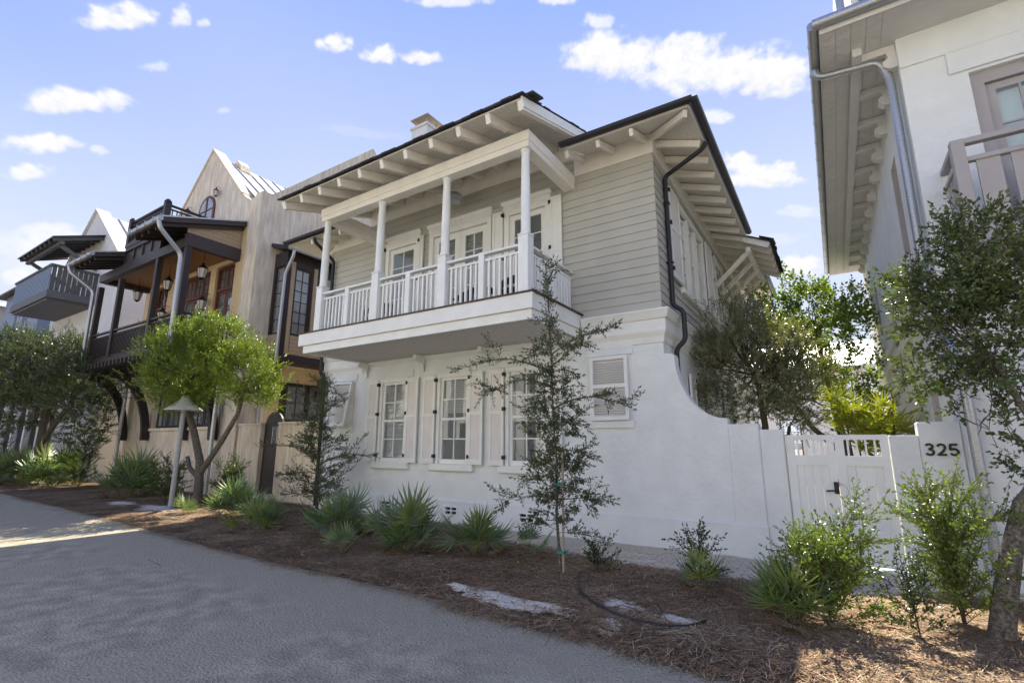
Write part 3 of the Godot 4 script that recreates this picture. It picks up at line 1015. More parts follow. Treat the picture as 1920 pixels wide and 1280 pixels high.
	tube(h, "downpipe", M.dark_metal, rounded([v3(-11.2, 7.06, 0.93), v3(-11.2, 6.95, 0.9), v3(-11.42, 6.7, 0.1), v3(-11.42, 4.1, 0.1), v3(-11.42, 4.0, 0.24), v3(-11.42, 3.5, 0.24), v3(-11.42, 3.3, 0.09), v3(-11.42, 0.1, 0.09)], 0.09), 0.045, 12)
	# chimney
	wb(h, "chimney", M.pale_stucco, v3(-9.66, 7.9, -1.55), v3(-9.06, 10.78, -0.95))
	wb(h, "chimney_collar", M.pale_stucco, v3(-9.7, 10.78, -1.59), v3(-9.02, 10.86, -0.91))
	chimney_cap(h, -9.36, 10.86, -1.25)

func balcony(h: Node3D) -> void:
	var b := sub(h, "balcony")
	# floor boards run out from the wall; their ends make the thin brown line above the fascia
	var x := -10.03
	while x < -3.84:
		var xe := minf(x + 0.138, -3.82)
		wb(b, "deck_board", M.decking, v3(x, 4.062, 0.03), v3(xe, 4.086, 1.935))
		x += 0.142
	wb(b, "deck_frame", M.balcony_underside, v3(-9.95, 3.79, 0.001), v3(-3.92, 4.06, 1.87))
	wb(b, "fascia", M.trim, v3(-10.0, 3.79, 1.872), v3(-3.86, 4.06, 1.91), 0.006)
	wb(b, "fascia", M.trim, v3(-3.918, 3.79, 0.032), v3(-3.862, 4.06, 1.871), 0.006)
	wb(b, "fascia", M.trim, v3(-10.0, 3.79, 0.032), v3(-9.951, 4.06, 1.871), 0.006)
	wb(b, "lower_fascia", M.trim, v3(-9.87, 3.62, 1.82), v3(-3.9, 3.788, 1.865), 0.006)
	wb(b, "lower_fascia", M.trim, v3(-3.95, 3.62, 0.032), v3(-3.9, 3.788, 1.819), 0.006)
	wb(b, "lower_fascia", M.trim, v3(-9.87, 3.62, 0.032), v3(-9.82, 3.788, 1.819), 0.006)
	# boarded underside
	x = -9.82
	while x < -3.96:
		wb(b, "soffit_board", M.balcony_underside, v3(x + 0.003, 3.665, 0.06), v3(minf(x + 0.147, -3.95), 3.685, 1.818))
		x += 0.15
	# ledger moulding and corbels on the wall below
	prism(b, "ledger", M.trim, PackedVector2Array([Vector2(0.0, 3.56), Vector2(0.03, 3.56), Vector2(0.05, 3.61), Vector2(0.055, 3.66), Vector2(0.0, 3.66)]), 0, -9.85, -3.9)
	for cx in [-9.85, -7.93, -6.08, -4.1]:
		prism(b, "corbel", M.trim, PackedVector2Array([Vector2(0.031, 3.28), Vector2(0.055, 3.28), Vector2(0.065, 3.36), Vector2(0.1, 3.45), Vector2(0.2, 3.52), Vector2(0.33, 3.545), Vector2(0.33, 3.655), Vector2(0.031, 3.655)]), 0, cx - 0.05, cx + 0.05)
	# pedestals, columns, beam
	for cx in COLS:
		wb(b, "pedestal", M.rail_white, v3(cx - 0.1, 4.087, 1.66), v3(cx + 0.1, 5.1, 1.86), 0.01)
		wb(b, "pedestal_cap", M.rail_white, v3(cx - 0.108, 5.1, 1.652), v3(cx + 0.108, 5.135, 1.868), 0.008)
		put(b, "column", lathe_mesh([Vector2(0.0, 0), Vector2(0.092, 0), Vector2(0.092, 0.035), Vector2(0.083, 0.05), Vector2(0.084, 0.5), Vector2(0.079, 1.0), Vector2(0.07, 1.5), Vector2(0.074, 1.51), Vector2(0.074, 1.535), Vector2(0.084, 1.545), Vector2(0.084, 1.585), Vector2(0, 1.585)], 28), M.rail_white, v3(cx, 5.135, 1.76) - org(b))
	wb(b, "beam", M.soffit, v3(-9.6, 6.84, 1.635), v3(-3.93, 7.03, 1.885), 0.006)
	wb(b, "beam", M.soffit, v3(-9.585, 6.72, 1.65), v3(-3.945, 6.84, 1.87), 0.006)
	for s in [[-4.18, -3.93], [-9.6, -9.35]]:
		wb(b, "beam", M.soffit, v3(s[0], 6.84, 0.03), v3(s[1], 7.03, 1.635), 0.006)
		wb(b, "beam", M.soffit, v3(s[0] + 0.015, 6.72, 0.03), v3(s[1] - 0.015, 6.84, 1.65), 0.006)
	# railing
	var posts := []
	for k in 3:
		posts.append((COLS[k] + COLS[k + 1]) / 2)
	for px in posts:
		wb(b, "rail_post", M.rail_white, v3(px - 0.06, 4.087, 1.7), v3(px + 0.06, 4.985, 1.82), 0.006)
	var stops := []
	for k in 3:
		stops.append([COLS[k] + 0.1, posts[k] - 0.06])
		stops.append([posts[k] + 0.06, COLS[k + 1] - 0.1])
	for s in stops:
		wb(b, "handrail", M.rail_white, v3(s[0], 4.935, 1.7), v3(s[1], 4.98, 1.82), 0.008)
		wb(b, "sub_rail", M.rail_white, v3(s[0], 4.815, 1.735), v3(s[1], 4.86, 1.785), 0.006)
		var n := 6
		for i in n:
			var bx: float = lerpf(s[0], s[1], (i + 0.75) / (n + 0.5))
			wb(b, "baluster", M.rail_white, v3(bx - 0.021, 4.087, 1.739), v3(bx + 0.021, 4.815, 1.781), 0.004)
	for ex in [-4.07, -9.47]:
		wb(b, "rail_post", M.rail_white, v3(ex - 0.06, 4.087, 0.79), v3(ex + 0.06, 4.985, 0.91), 0.006)
		for s in [[0.035, 0.79], [0.91, 1.66]]:
			wb(b, "handrail", M.rail_white, v3(ex - 0.06, 4.935, s[0]), v3(ex + 0.06, 4.98, s[1]), 0.008)
			wb(b, "sub_rail", M.rail_white, v3(ex - 0.025, 4.815, s[0]), v3(ex + 0.025, 4.86, s[1]), 0.006)
			for i in 6:
				var bz: float = lerpf(s[0], s[1], (i + 0.75) / 6.5)
				wb(b, "baluster", M.rail_white, v3(ex - 0.021, 4.087, bz - 0.021), v3(ex + 0.021, 4.815, bz + 0.021), 0.004)

func upper_doors(h: Node3D, doors: Array) -> void:
	for k in 3:
		var a: float = doors[k][0]
		var b: float = doors[k][1]
		var c := (a + b) / 2
		var w := b - a
		var st := begin()
		box_into(st, v3(a, 4.087, -0.1), v3(a + 0.125, 6.7, 0.035))
		box_into(st, v3(b - 0.125, 4.087, -0.1), v3(b, 6.7, 0.035))
		box_into(st, v3(a + 0.125, 6.58, -0.1), v3(b - 0.125, 6.7, 0.035))
		world_mesh(h, "door_casing", st.commit(), M.trim)
		wb(h, "door_head", M.trim, v3(a - 0.02, 6.7, 0.0), v3(b + 0.02, 6.82, 0.05), 0.006)
		prism(h, "door_crown", M.trim, PackedVector2Array([Vector2(0, 6.82), Vector2(0.06, 6.82), Vector2(0.1, 6.88), Vector2(0.1, 6.9), Vector2(0, 6.915)]), 0, a - 0.05, b + 0.05)
		if k == 1:
			for s in [-1.0, 1.0]:
				var lw := (w - 0.25) / 2 - 0.006
				var g := window(h, "glazed_door", v3(c + s * (lw / 2 + 0.004), 4.1, -0.01), 0.0, lw, 2.47, 2, 5, M.trim, {"fw": 0.15, "rail": 0.3, "blind": 0.55})
				lb(g, "door_handle", M.hinge_black, v3(-s * (lw / 2 - 0.09), 0.95, -0.014), v3(-s * (lw / 2 - 0.05), 1.2, 0.03))
		else:
			window(h, "glazed_door", v3(c, 4.1, -0.01), 0.0, w - 0.25, 2.47, 2, 5, M.trim, {"fw": 0.12, "rail": 0.3})
			for s in [-1.0, 1.0]:
				var sw := 0.27 if not (k == 0 and s > 0) else 0.15
				shutter(h, v3(c + s * (w / 2 + sw / 2 + 0.01), 4.1, 0.02), 0.0, sw, 2.6, -s, M.trim)
	# round glass ceiling lamp on the porch wall beam
	var l := sub(h, "porch_light", v3(-6.75, 7.2, 0.5))
	put(l, "canopy", lathe_mesh([Vector2(0, 0.02), Vector2(0.16, 0.02), Vector2(0.16, -0.01), Vector2(0.1, -0.03), Vector2(0, -0.03)]), M.galvanised)
	put(l, "shade", lathe_mesh([Vector2(0.0, -0.2), Vector2(0.16, -0.18), Vector2(0.24, -0.09), Vector2(0.2, -0.02), Vector2(0.1, -0.01)]), M.galvanised)

func shingles(parent: Node3D, p0: Vector3, p1: Vector3, up_slope: Vector3, rows: int) -> void:
	var d := (p1 - p0).normalized()
	var nrm := d.cross(up_slope).normalized()
	if nrm.y < 0:
		nrm = -nrm
	var total := p0.distance_to(p1)
	for r in rows:
		var t := -0.02
		while t < total:
			var w := rr(0.14, 0.25)
			var o := put(parent, "shingle", box_mesh(v3(snappedf(w - 0.006, 0.02), 0.03, 0.36)), M["slate_%d" % rng.randi_range(0, 2)])
			var lift := up_slope.rotated(d, rr(0.02, 0.05) if d.cross(up_slope).y < 0 else -rr(0.02, 0.05))
			var zz := -lift
			var xx := d
			if xx.cross(zz).y > 0 and false:
				xx = -xx
			var yy := zz.cross(xx)
			o.transform = Transform3D(Basis(xx, yy, zz), p0 + d * (t + w / 2) + up_slope * (0.15 + 0.17 * r + rr(-0.02, 0.02)) + nrm * (0.026 + 0.028 * r + rr(0, 0.012)) - org(parent))
			t += w

func house_roof(h: Node3D) -> void:
	var r := sub(h, "roof")
	# porch roof: slope 0.31, eave at z = 2.55
	var py := func(z: float) -> float: return 7.10 + 0.31 * (2.55 - z)
	var z := 2.55
	while z > -1.0:
		var a := z
		var b := z - 0.15
		slab(r, "roof_plank", M.soffit_board, [v3(-10.12, py.call(a), a), v3(-3.68, py.call(a), a), v3(-3.68, py.call(b + 0.004), b + 0.004), v3(-10.12, py.call(b + 0.004), b + 0.004)], 0.025)
		z -= 0.15
	slab(r, "roof_deck", M.slate_0, [v3(-10.13, py.call(2.545) + 0.022, 2.545), v3(-3.67, py.call(2.545) + 0.022, 2.545), v3(-3.67, py.call(-4.6) + 0.022, -4.6), v3(-10.13, py.call(-4.6) + 0.022, -4.6)], 0.02)
	for k in 11:
		var rx := -10.09 + 0.638 * k
		bar(r, "rafter", M.soffit, v3(rx, py.call(2.52) - 0.116, 2.52), v3(rx, py.call(-0.0) - 0.116, 0.036), 0.095, 0.17, Vector3.UP, 0.006)
	for s in [[-3.68, 0.02], [-10.12, -0.02]]:
		bar(r, "barge_board", M.trim, v3(s[0] + s[1], py.call(2.53) - 0.07, 2.53), v3(s[0] + s[1], py.call(0.0) - 0.07, 0.0), 0.035, 0.17)
	var ups := v3(0, 0.31, -1).normalized()
	shingles(r, v3(-10.17, py.call(2.6), 2.6), v3(-3.62, py.call(2.6), 2.6), ups, 2)
	# slates at the right verge
	var t := 2.4
	while t > -1.2:
		var w := rr(0.15, 0.24)
		var o := put(r, "shingle", box_mesh(v3(snappedf(w, 0.02), 0.016, 0.3)), M["slate_%d" % rng.randi_range(0, 2)])
		o.transform = Transform3D(Basis(v3(0, 0.31, -1).normalized(), v3(0, 1, 0.31).normalized(), v3(1, 0, 0)), v3(-3.77 + rr(-0.02, 0.01), py.call(t) + 0.04 + rr(0, 0.012), t) - org(r))
		t -= w * 0.82
	# main hip roof, eave at z = 0.9 and x = -1.45
	var S := 0.36
	var E0 := 7.12
	var xl := -12.4
	var xr := -1.45
	var zf := 0.9
	var zb := -11.9
	var half := (xr - xl) / 2
	var yr := E0 + S * half
	var mid := (xl + xr) / 2
	var R1 := v3(mid, yr, zf - half)
	var R2 := v3(mid, yr, zb + half)
	for pass_ in 2:
		var dy := 0.03 * pass_
		var e := 0.01 * pass_
		var m: Material = M.soffit_board if pass_ == 0 else M.slate_0
		var cfl := v3(xl - e, E0 + dy, zf + e)
		var cfr := v3(xr + e, E0 + dy, zf + e)
		var cbl := v3(xl - e, E0 + dy, zb - e)
		var cbr := v3(xr + e, E0 + dy, zb - e)
		var up := v3(0, dy, 0)
		var ya := E0 + dy + S * 2.21
		slab(r, "roof_deck", m, [v3(-3.66, E0 + dy, zf + e), cfr, v3(-3.66, ya, -1.31)], 0.025)
		slab(r, "roof_deck", m, [cfl, v3(-10.19, E0 + dy, zf + e), v3(-10.19, ya, -1.31)], 0.025)
		slab(r, "roof_deck", m, [v3(-10.19, ya, -1.31), v3(-3.66, ya, -1.31), R1 + up], 0.025)
		slab(r, "roof_deck", m, [cfr, cbr, R2 + up, R1 + up], 0.025)
		slab(r, "roof_deck", m, [cbr, cbl, R2 + up], 0.025)
		slab(r, "roof_deck", m, [cbl, cfl, R1 + up, R2 + up], 0.025)
	var tail := func(a: Vector3, b: Vector3) -> void:
		bar(r, "rafter_tail", M.soffit, a, b, 0.075, 0.13, Vector3.UP, 0.006)
	for x in [-3.72, -3.09, -2.46, -10.3, -10.93, -11.45]:
		tail.call(v3(x, E0 - 0.092, 0.83), v3(x, E0 - 0.092 + S * 0.82, 0.01))
	tail.call(v3(-1.53, E0 - 0.085, 0.82), v3(-2.34, E0 - 0.085 + S * 0.8, 0.01))
	for k in 17:
		var zz := -0.2 - 0.635 * k
		tail.call(v3(-1.52, E0 - 0.092, zz), v3(-2.34, E0 - 0.092 + S * 0.82, zz))
	for k in 4:
		var zz := -0.2 - 0.635 * k
		tail.call(v3(xl + 0.07, E0 - 0.092, zz), v3(-11.51, E0 - 0.092 + S * 0.82, zz))
	# half-round gutters on the eaves
	var gutter := func(a: Vector3, b: Vector3) -> void:
		var st := begin()
		var d := (b - a).normalized()
		var sx := d.cross(Vector3.UP).normalized()
		var n := 8
		for ring in 2:
			for k in n:
				var t0 := PI * k / n
				var t1 := PI * (k + 1) / n
				var rad := 0.075 if ring == 0 else 0.07
				var q0 := sx * cos(t0) * rad - Vector3.UP * sin(t0) * rad
				var q1 := sx * cos(t1) * rad - Vector3.UP * sin(t1) * rad
				quad(st, a + q0, b + q0, b + q1, a + q1, (q0 + q1) * (1.0 if ring == 0 else -1.0))
		for e in [a, b]:
			for k in range(1, n):
				tri(st, e + sx * 0.075, e + sx * cos(PI * k / n) * 0.075 - Vector3.UP * sin(PI * k / n) * 0.075, e + sx * cos(PI * (k + 1) / n) * 0.075 - Vector3.UP * sin(PI * (k + 1) / n) * 0.075, d if e == b else -d)
		world_mesh(r, "gutter", st.commit(), M.dark_metal)
	gutter.call(v3(-3.78, E0 + 0.05, 0.985), v3(-1.37, E0 + 0.05, 0.985))
	gutter.call(v3(-12.45, E0 + 0.05, 0.985), v3(-10.16, E0 + 0.05, 0.985))
	gutter.call(v3(-1.365, E0 + 0.05, 1.0), v3(-1.365, E0 + 0.05, -5.2))
	gutter.call(v3(-1.365, E0 + 0.05, -8.3), v3(-1.365, E0 + 0.05, -11.9))
	wb(r, "gutter_board", M.soffit, v3(-3.7, E0 - 0.03, 0.885), v3(-1.47, E0 + 0.05, 0.908))
	wb(r, "gutter_board", M.soffit, v3(-1.468, E0 - 0.03, -5.25), v3(-1.443, E0 + 0.05, 0.88))
	# deeper hood on the side, carried by struts
	var hy := func(x: float) -> float: return E0 - S * 1.4 * (x + 1.5)
	slab(r, "hood_deck", M.soffit_board, [v3(-2.0, hy.call(-1.95), -5.3), v3(-0.92, hy.call(-0.92), -5.3), v3(-0.92, hy.call(-0.92), -8.2), v3(-2.0, hy.call(-1.95), -8.2)], 0.025)
	slab(r, "hood_deck", M.slate_0, [v3(-2.0, hy.call(-1.95) + 0.05, -5.28), v3(-0.88, hy.call(-0.88) + 0.05, -5.28), v3(-0.88, hy.call(-0.88) + 0.05, -8.22), v3(-2.0, hy.call(-1.95) + 0.05, -8.22)], 0.045)
	for zz in [-5.34, -8.16]:
		bar(r, "barge_board", M.trim, v3(-0.94, hy.call(-0.94) - 0.09, zz), v3(-1.9, hy.call(-1.9) - 0.09, zz), 0.05, 0.14)
	for k in 4:
		var zz := -5.85 - 0.58 * k
		bar(r, "rafter_tail", M.soffit, v3(-0.95, hy.call(-0.95) - 0.1, zz), v3(-2.3, hy.call(-2.3) - 0.1, zz), 0.075, 0.13)
	wb(r, "purlin", M.soffit, v3(-1.5, 6.66, -8.1), v3(-1.38, 6.8, -5.3), 0.006)
	for k in 4:
		var zz := -5.4 - 0.87 * k
		bar(r, "strut", M.soffit, v3(-1.46, 6.68, zz), v3(-2.33, 5.88, zz), 0.1, 0.11, Vector3.UP, 0.006)
	shingles(r, v3(-0.86, hy.call(-0.86) + 0.045, -5.25), v3(-0.86, hy.call(-0.86) + 0.045, -8.2), v3(-1, S * 1.4, 0).normalized(), 1)

# ---------------------------------------------------------------- garden walls and gate
func garden_walls() -> void:
	var g := thing("garden_wall", "white stucco garden wall with scooped top running from house corner to gate", "wall", v3(-1.5, 0, -0.13))
	var poly := PackedVector2Array([Vector2(-2.349, -0.03), Vector2(-1.42, -0.03), Vector2(-1.42, 2.055)])
	# concave scoop rising to the house, with a small lip at the top
	for k in 15:
		var t := k / 14.0
		var a := t * PI / 2
		poly.append(Vector2(-1.44 - 0.74 * sin(a), 3.13 - 1.07 * cos(a)))
	poly.append(Vector2(-2.2, 3.17))
	poly.append(Vector2(-2.349, 3.19))
	prism(g, "scooped_wall", M.stucco, poly, 2, -0.26, 0.0)
	wb(g, "pier", M.stucco, v3(-1.42, -0.03, -0.28), v3(-0.985, 1.965, 0.022), 0.015)
	wb(g, "pier", M.stucco, v3(-0.985, -0.03, -0.27), v3(-0.66, 1.875, 0.004), 0.015)
	prism(g, "plinth", M.stucco, PackedVector2Array([Vector2(0.0005, -0.03), Vector2(0.038, -0.03), Vector2(0.038, 0.455), Vector2(0.044, 0.4555), Vector2(0.044, 0.466), Vector2(0.0005, 0.49)]), 0, -2.349, -1.422)
	prism(g, "plinth", M.stucco, PackedVector2Array([Vector2(0.0225, -0.03), Vector2(0.058, -0.03), Vector2(0.058, 0.455), Vector2(0.064, 0.4555), Vector2(0.064, 0.466), Vector2(0.0225, 0.49)]), 0, -1.42, -0.975)
	var w := thing("number_wall", "white stucco gate pier carrying the black house number 325", "wall", v3(1.0, 0, -0.13))
	wb(w, "pier", M.stucco, v3(0.6, -0.03, -0.26), v3(0.915, 1.78, 0.0), 0.012)
	wb(w, "pier", M.stucco, v3(0.915, -0.03, -0.28), v3(1.345, 1.95, 0.03), 0.015)
	var strokes := [[], [], []]
	for k in 10:
		strokes[0].append(Vector2(0.0, 0.118) + Vector2(cos(2.75 - 4.3 * k / 9.0), sin(2.75 - 4.3 * k / 9.0)) * Vector2(0.034, 0.03))
	for k in 12:
		strokes[0].append(Vector2(0.0, 0.046) + Vector2(cos(1.5 - 4.25 * k / 11.0), sin(1.5 - 4.25 * k / 11.0)) * Vector2(0.039, 0.034))
	for k in 9:
		strokes[1].append(Vector2(0.0, 0.108) + Vector2(cos(2.9 - 3.6 * k / 8.0), sin(2.9 - 3.6 * k / 8.0)) * Vector2(0.037, 0.038))
	strokes[1].append_array([Vector2(0.012, 0.058), Vector2(-0.036, 0.014), Vector2(0.045, 0.014)])
	strokes[2].append_array([Vector2(0.042, 0.142), Vector2(-0.028, 0.142), Vector2(-0.034, 0.082)])
	for k in 11:
		strokes[2].append(Vector2(0.0, 0.05) + Vector2(cos(2.2 - 4.9 * k / 10.0), sin(2.2 - 4.9 * k / 10.0)) * Vector2(0.04, 0.038))
	for k in 3:
		var big := PackedVector2Array()
		for q in strokes[k]:
			big.append(q * 1000.0)
		var outline: PackedVector2Array = Geometry2D.offset_polyline(big, 13.5, Geometry2D.JOIN_ROUND, Geometry2D.END_BUTT)[0]
		var small := PackedVector2Array()
		for q in outline:
			small.append(q / 1000.0)
		put(w, "digit", prism_mesh(small, 2, 0.0, 0.014), M.number_black, v3(1.0 + 0.12 * k, 1.515, 0.032) - org(w))
	# double gate
	var d := thing("double_gate", "white boarded double gate with slatted openings along its top", "gate", v3(-0.03, 0, -0.06))
	for s in [0, 1]:
		var x0: float = [-0.645, -0.032][s]
		var x1: float = [-0.042, 0.585][s]
		var leaf := sub(d, "gate_leaf")
		var st := begin()
		var z0 := -0.1
		var z1 := -0.05
		box_into(st, v3(x0, 0.06, z0), v3(x0 + 0.11, 1.79, z1))
		box_into(st, v3(x1 - 0.09, 0.06, z0), v3(x1, 1.79, z1))
		for y in [[0.06, 0.2], [0.42, 0.5], [1.36, 1.5], [1.72, 1.79]]:
			box_into(st, v3(x0 + 0.11, y[0], z0), v3(x1 - 0.09, y[1], z1))
		world_mesh(leaf, "gate_frame", st.commit(), M.rail_white)
		var bx := x0 + 0.11
		var n := 4
		var bw := (x1 - 0.09 - bx) / n
		for k in n:
			wb(leaf, "board", M.rail_white, v3(bx + bw * k + 0.0015, 0.5, -0.088), v3(bx + bw * (k + 1) - 0.0015, 1.36, -0.068), 0.003)
			wb(leaf, "board", M.rail_white, v3(bx + bw * k + 0.0015, 0.2, -0.088), v3(bx + bw * (k + 1) - 0.0015, 0.42, -0.068), 0.003)
		for k in 4:
			var sx := bx + (x1 - 0.09 - bx) * (k + 0.62) / 4.0 - 0.02
			wb(leaf, "bar", M.rail_white, v3(sx - 0.012, 1.5, -0.086), v3(sx + 0.012, 1.72, -0.064))
	var lk := sub(d, "lock")
	wb(lk, "lock_plate", M.hinge_black, v3(-0.1, 0.98, -0.049), v3(-0.04, 1.14, -0.02), 0.006)
	bar(lk, "lever", M.hinge_black, v3(-0.07, 1.025, -0.005), v3(-0.2, 1.015, -0.005), 0.02, 0.022)
	tube(d, "pull_cord", M.grey_pole, rounded([v3(-0.045, 1.13, -0.04), v3(0.06, 1.08, -0.04), v3(0.06, 0.95, -0.04), v3(-0.03, 0.93, -0.04)], 0.06), 0.003, 5)
	wb(d, "threshold", M.stucco, v3(-0.66, -0.03, -0.2), v3(0.6, 0.035, 0.02))

# ---------------------------------------------------------------- right-hand house
func right_house() -> void:
	var h := thing("tall_stucco_house", "tall pale stucco house with galvanised gutter at the right edge", "house", v3(4.0, 0, -5.5))
	var X := 1.35
	var slits := [[-2.1, -1.45, 4.7, 6.5], [-5.3, -4.7, 2.95, 4.7], [-8.3, -7.7, 4.5, 6.1], [-1.9, -1.2, 1.2, 2.6], [-8.2, -7.7, 1.9, 3.1]]
	wall(h, "side_wall", M.stucco_right, 0, -11.4, 0.2, -0.03, 7.5, X, X + 0.35, slits)
	for s in slits:
		var wn := window(h, "window", v3(X + 0.16, s[2], (s[0] + s[1]) / 2), -PI / 2, s[1] - s[0], s[3] - s[2], 1, 3, M.lilac_timber, {"blind": 0.95})
		lb(wn, "sill", M.stucco_right, v3(-(s[1] - s[0]) / 2 - 0.05, -0.09, 0.0), v3((s[1] - s[0]) / 2 + 0.05, -0.002, 0.2), 0.006)
	for s in slits:
		wb(h, "jamb", M.lilac_timber, v3(X + 0.004, s[2] + 0.001, s[0] + 0.001), v3(X + 0.16, s[3] - 0.001, s[0] + 0.05))
	wb(h, "band_course", M.stucco_right, v3(X - 0.07, 3.55, -11.4), v3(X, 3.66, -1.3), 0.01)
	wb(h, "band_course", M.stucco_right, v3(X - 0.09, 3.84, -11.4), v3(X, 3.94, -1.3), 0.01)
	wall(h, "front_wall", M.stucco_right, 2, X + 0.35, 8.0, -0.03, 9.4, -0.15, 0.2, [[2.05, 4.4, 4.1, 6.62]])
	wall(h, "rear_wall", M.stucco_right, 2, X + 0.35, 8.0, -0.03, 7.5, -11.4, -11.05)
	wall(h, "side_wall", M.stucco_right, 0, -11.05, -0.15, -0.03, 7.5, 7.65, 8.0)
	wb(h, "floor_slab", M.interior, v3(X + 0.35, 3.6, -11.0), v3(7.65, 3.9, -0.16))
	# flared foot of the corner
	prism(h, "wall_foot", M.stucco_right, PackedVector2Array([Vector2(X - 0.002, -0.03), Vector2(X + 0.3, -0.03), Vector2(X + 0.3, 3.1), Vector2(X + 0.05, 3.1), Vector2(X + 0.03, 2.4)]), 2, 0.2, 0.26)
	wb(h, "band_course", M.stucco_right, v3(X - 0.002, 6.99, 0.2), v3(8.0, 7.5, 0.225), 0.008)
	wb(h, "lintel", M.stucco_right, v3(1.85, 6.66, 0.2), v3(4.6, 6.985, 0.235), 0.008)
	# balcony door
	wall(h, "door_casing", M.lilac_timber, 2, 2.05, 4.4, 4.1, 6.62, -0.05, 0.13, [[2.2, 4.25, 4.1, 6.45]])
	for k in 3:
		window(h, "glazed_door", v3(2.2 + 0.683 * (k + 0.5), 4.1, 0.09), 0.0, 0.675, 2.34, 2, 4, M.lilac_timber, {"fw": 0.1, "rail": 0.2, "shade": 1})
	# balcony with wide flat balusters
	var b := sub(h, "balcony")
	wb(b, "deck", M.lilac_timber, v3(1.55, 3.95, 0.2), v3(8.0, 4.12, 1.05))
	wb(b, "corner_post", M.lilac_timber, v3(1.55, 4.12, 0.92), v3(1.68, 5.28, 1.05), 0.006)
	wb(b, "handrail", M.lilac_timber, v3(1.68, 5.21, 0.94), v3(8.0, 5.28, 1.04), 0.006)
	wb(b, "sub_rail", M.lilac_timber, v3(1.68, 4.98, 0.95), v3(8.0, 5.04, 1.03), 0.006)
	wb(b, "handrail", M.lilac_timber, v3(1.57, 5.21, 0.2), v3(1.66, 5.28, 0.92), 0.006)
	wb(b, "sub_rail", M.lilac_timber, v3(1.58, 4.98, 0.2), v3(1.65, 5.04, 0.92), 0.006)
	for k in 20:
		wb(b, "baluster", M.lilac_timber, v3(1.76 + 0.3 * k, 4.12, 0.975), v3(1.97 + 0.3 * k, 4.98, 1.005))
	for k in 4:
		wb(b, "baluster", M.lilac_timber, v3(1.6, 4.12, 0.28 + 0.17 * k), v3(1.63, 4.98, 0.36 + 0.17 * k))
	# flat boarded eave with brackets
	var ex := 0.42
	var ez := 0.95
	var y := 7.5
	var x := ex + 0.02
	while x < X - 0.02:
		wb(h, "soffit_board", M.pale_stucco, v3(x, y - 0.03, -11.45), v3(x + 0.18, y, ez - 0.02))
		x += 0.184
	wb(h, "eave_soffit", M.pale_stucco, v3(X, y - 0.02, 0.2), v3(8.5, y + 0.01, ez - 0.02))
	wb(h, "eave_fascia", M.pale_stucco, v3(ex, y - 0.04, -11.5), v3(ex + 0.018, y + 0.16, ez))
	wb(h, "eave_fascia", M.pale_stucco, v3(ex + 0.018, y - 0.04, ez - 0.018), v3(8.5, y + 0.16, ez))
	wb(h, "purlin", M.pale_stucco, v3(0.82, y - 0.16, -10.9), v3(0.94, y - 0.032, 0.35), 0.006)
	for k in 12:
		var z := 0.1 - 0.95 * k
		wb(h, "bracket_arm", M.pale_stucco, v3(0.94, y - 0.15, z - 0.06), v3(X, y - 0.034, z + 0.06), 0.006)
		prism(h, "bracket_foot", M.pale_stucco, PackedVector2Array([Vector2(X, y - 0.42), Vector2(X - 0.1, y - 0.42), Vector2(X - 0.17, y - 0.36), Vector2(X - 0.17, y - 0.28), Vector2(X - 0.1, y - 0.24), Vector2(X - 0.12, y - 0.155), Vector2(X, y - 0.155)]), 2, z - 0.07, z + 0.07)
	slab(h, "roof_deck", M.seam_metal, [v3(ex - 0.02, y + 0.17, ez + 0.02), v3(8.5, y + 0.17, ez + 0.02), v3(8.5, 9.6, -5.3), v3(4.7, 9.6, -5.3)], 0.03)
	slab(h, "roof_deck", M.seam_metal, [v3(ex - 0.02, y + 0.17, -11.5), v3(ex - 0.02, y + 0.17, ez + 0.02), v3(4.7, 9.6, -5.3)], 0.03)
	slab(h, "roof_deck", M.seam_metal, [v3(8.5, y + 0.17, -11.5), v3(ex - 0.02, y + 0.17, -11.5), v3(4.7, 9.6, -5.3), v3(8.5, 9.6, -5.3)], 0.03)
	tube(h, "gutter", M.galvanised, [v3(ex - 0.07, y + 0.09, ez + 0.07), v3(ex - 0.07, y + 0.09, -11.5)], 0.075, 14)
	tube(h, "gutter", M.galvanised, [v3(ex - 0.075, y + 0.09, ez + 0.075), v3(8.5, y + 0.09, ez + 0.075)], 0.075, 14)
	for k in 16:
		var z := 0.6 - 0.72 * k
		var rg := TorusMesh.new()
		rg.inner_radius = 0.0755
		rg.outer_radius = 0.083
		rg.rings = 16
		rg.ring_segments = 5
		var o := put(h, "gutter_strap", rg, M.galvanised, v3(ex - 0.07, y + 0.09, z) - org(h))
		o.rotation.x = PI / 2
	tube(h, "downpipe", M.galvanised, rounded([v3(ex - 0.07, 7.5, 0.1), v3(ex - 0.07, 7.36, 0.1), v3(1.15, 7.3, 0.08), v3(1.25, 7.0, 0.05), v3(1.25, 3.25, 0.05), v3(1.36, 2.85, 0.33), v3(1.4, 2.4, 0.35), v3(1.4, 0.05, 0.35)], 0.12), 0.055, 14)
	# upper dormer over the eave
	wb(h, "dormer_wall", M.pale_stucco, v3(0.95, 7.9, -3.0), v3(8.0, 11.0, -0.05))
	wb(h, "dormer_window", M.interior, v3(1.05, 8.0, -0.05), v3(1.75, 9.4, -0.02))
	wb(h, "dormer_post", M.trim, v3(1.75, 7.9, -0.05), v3(1.9, 10.5, 0.06))
	tube(h, "downpipe", M.galvanised, [v3(0.8, 11.0, 0.0), v3(0.8, 8.0, 0.0)], 0.055, 12)

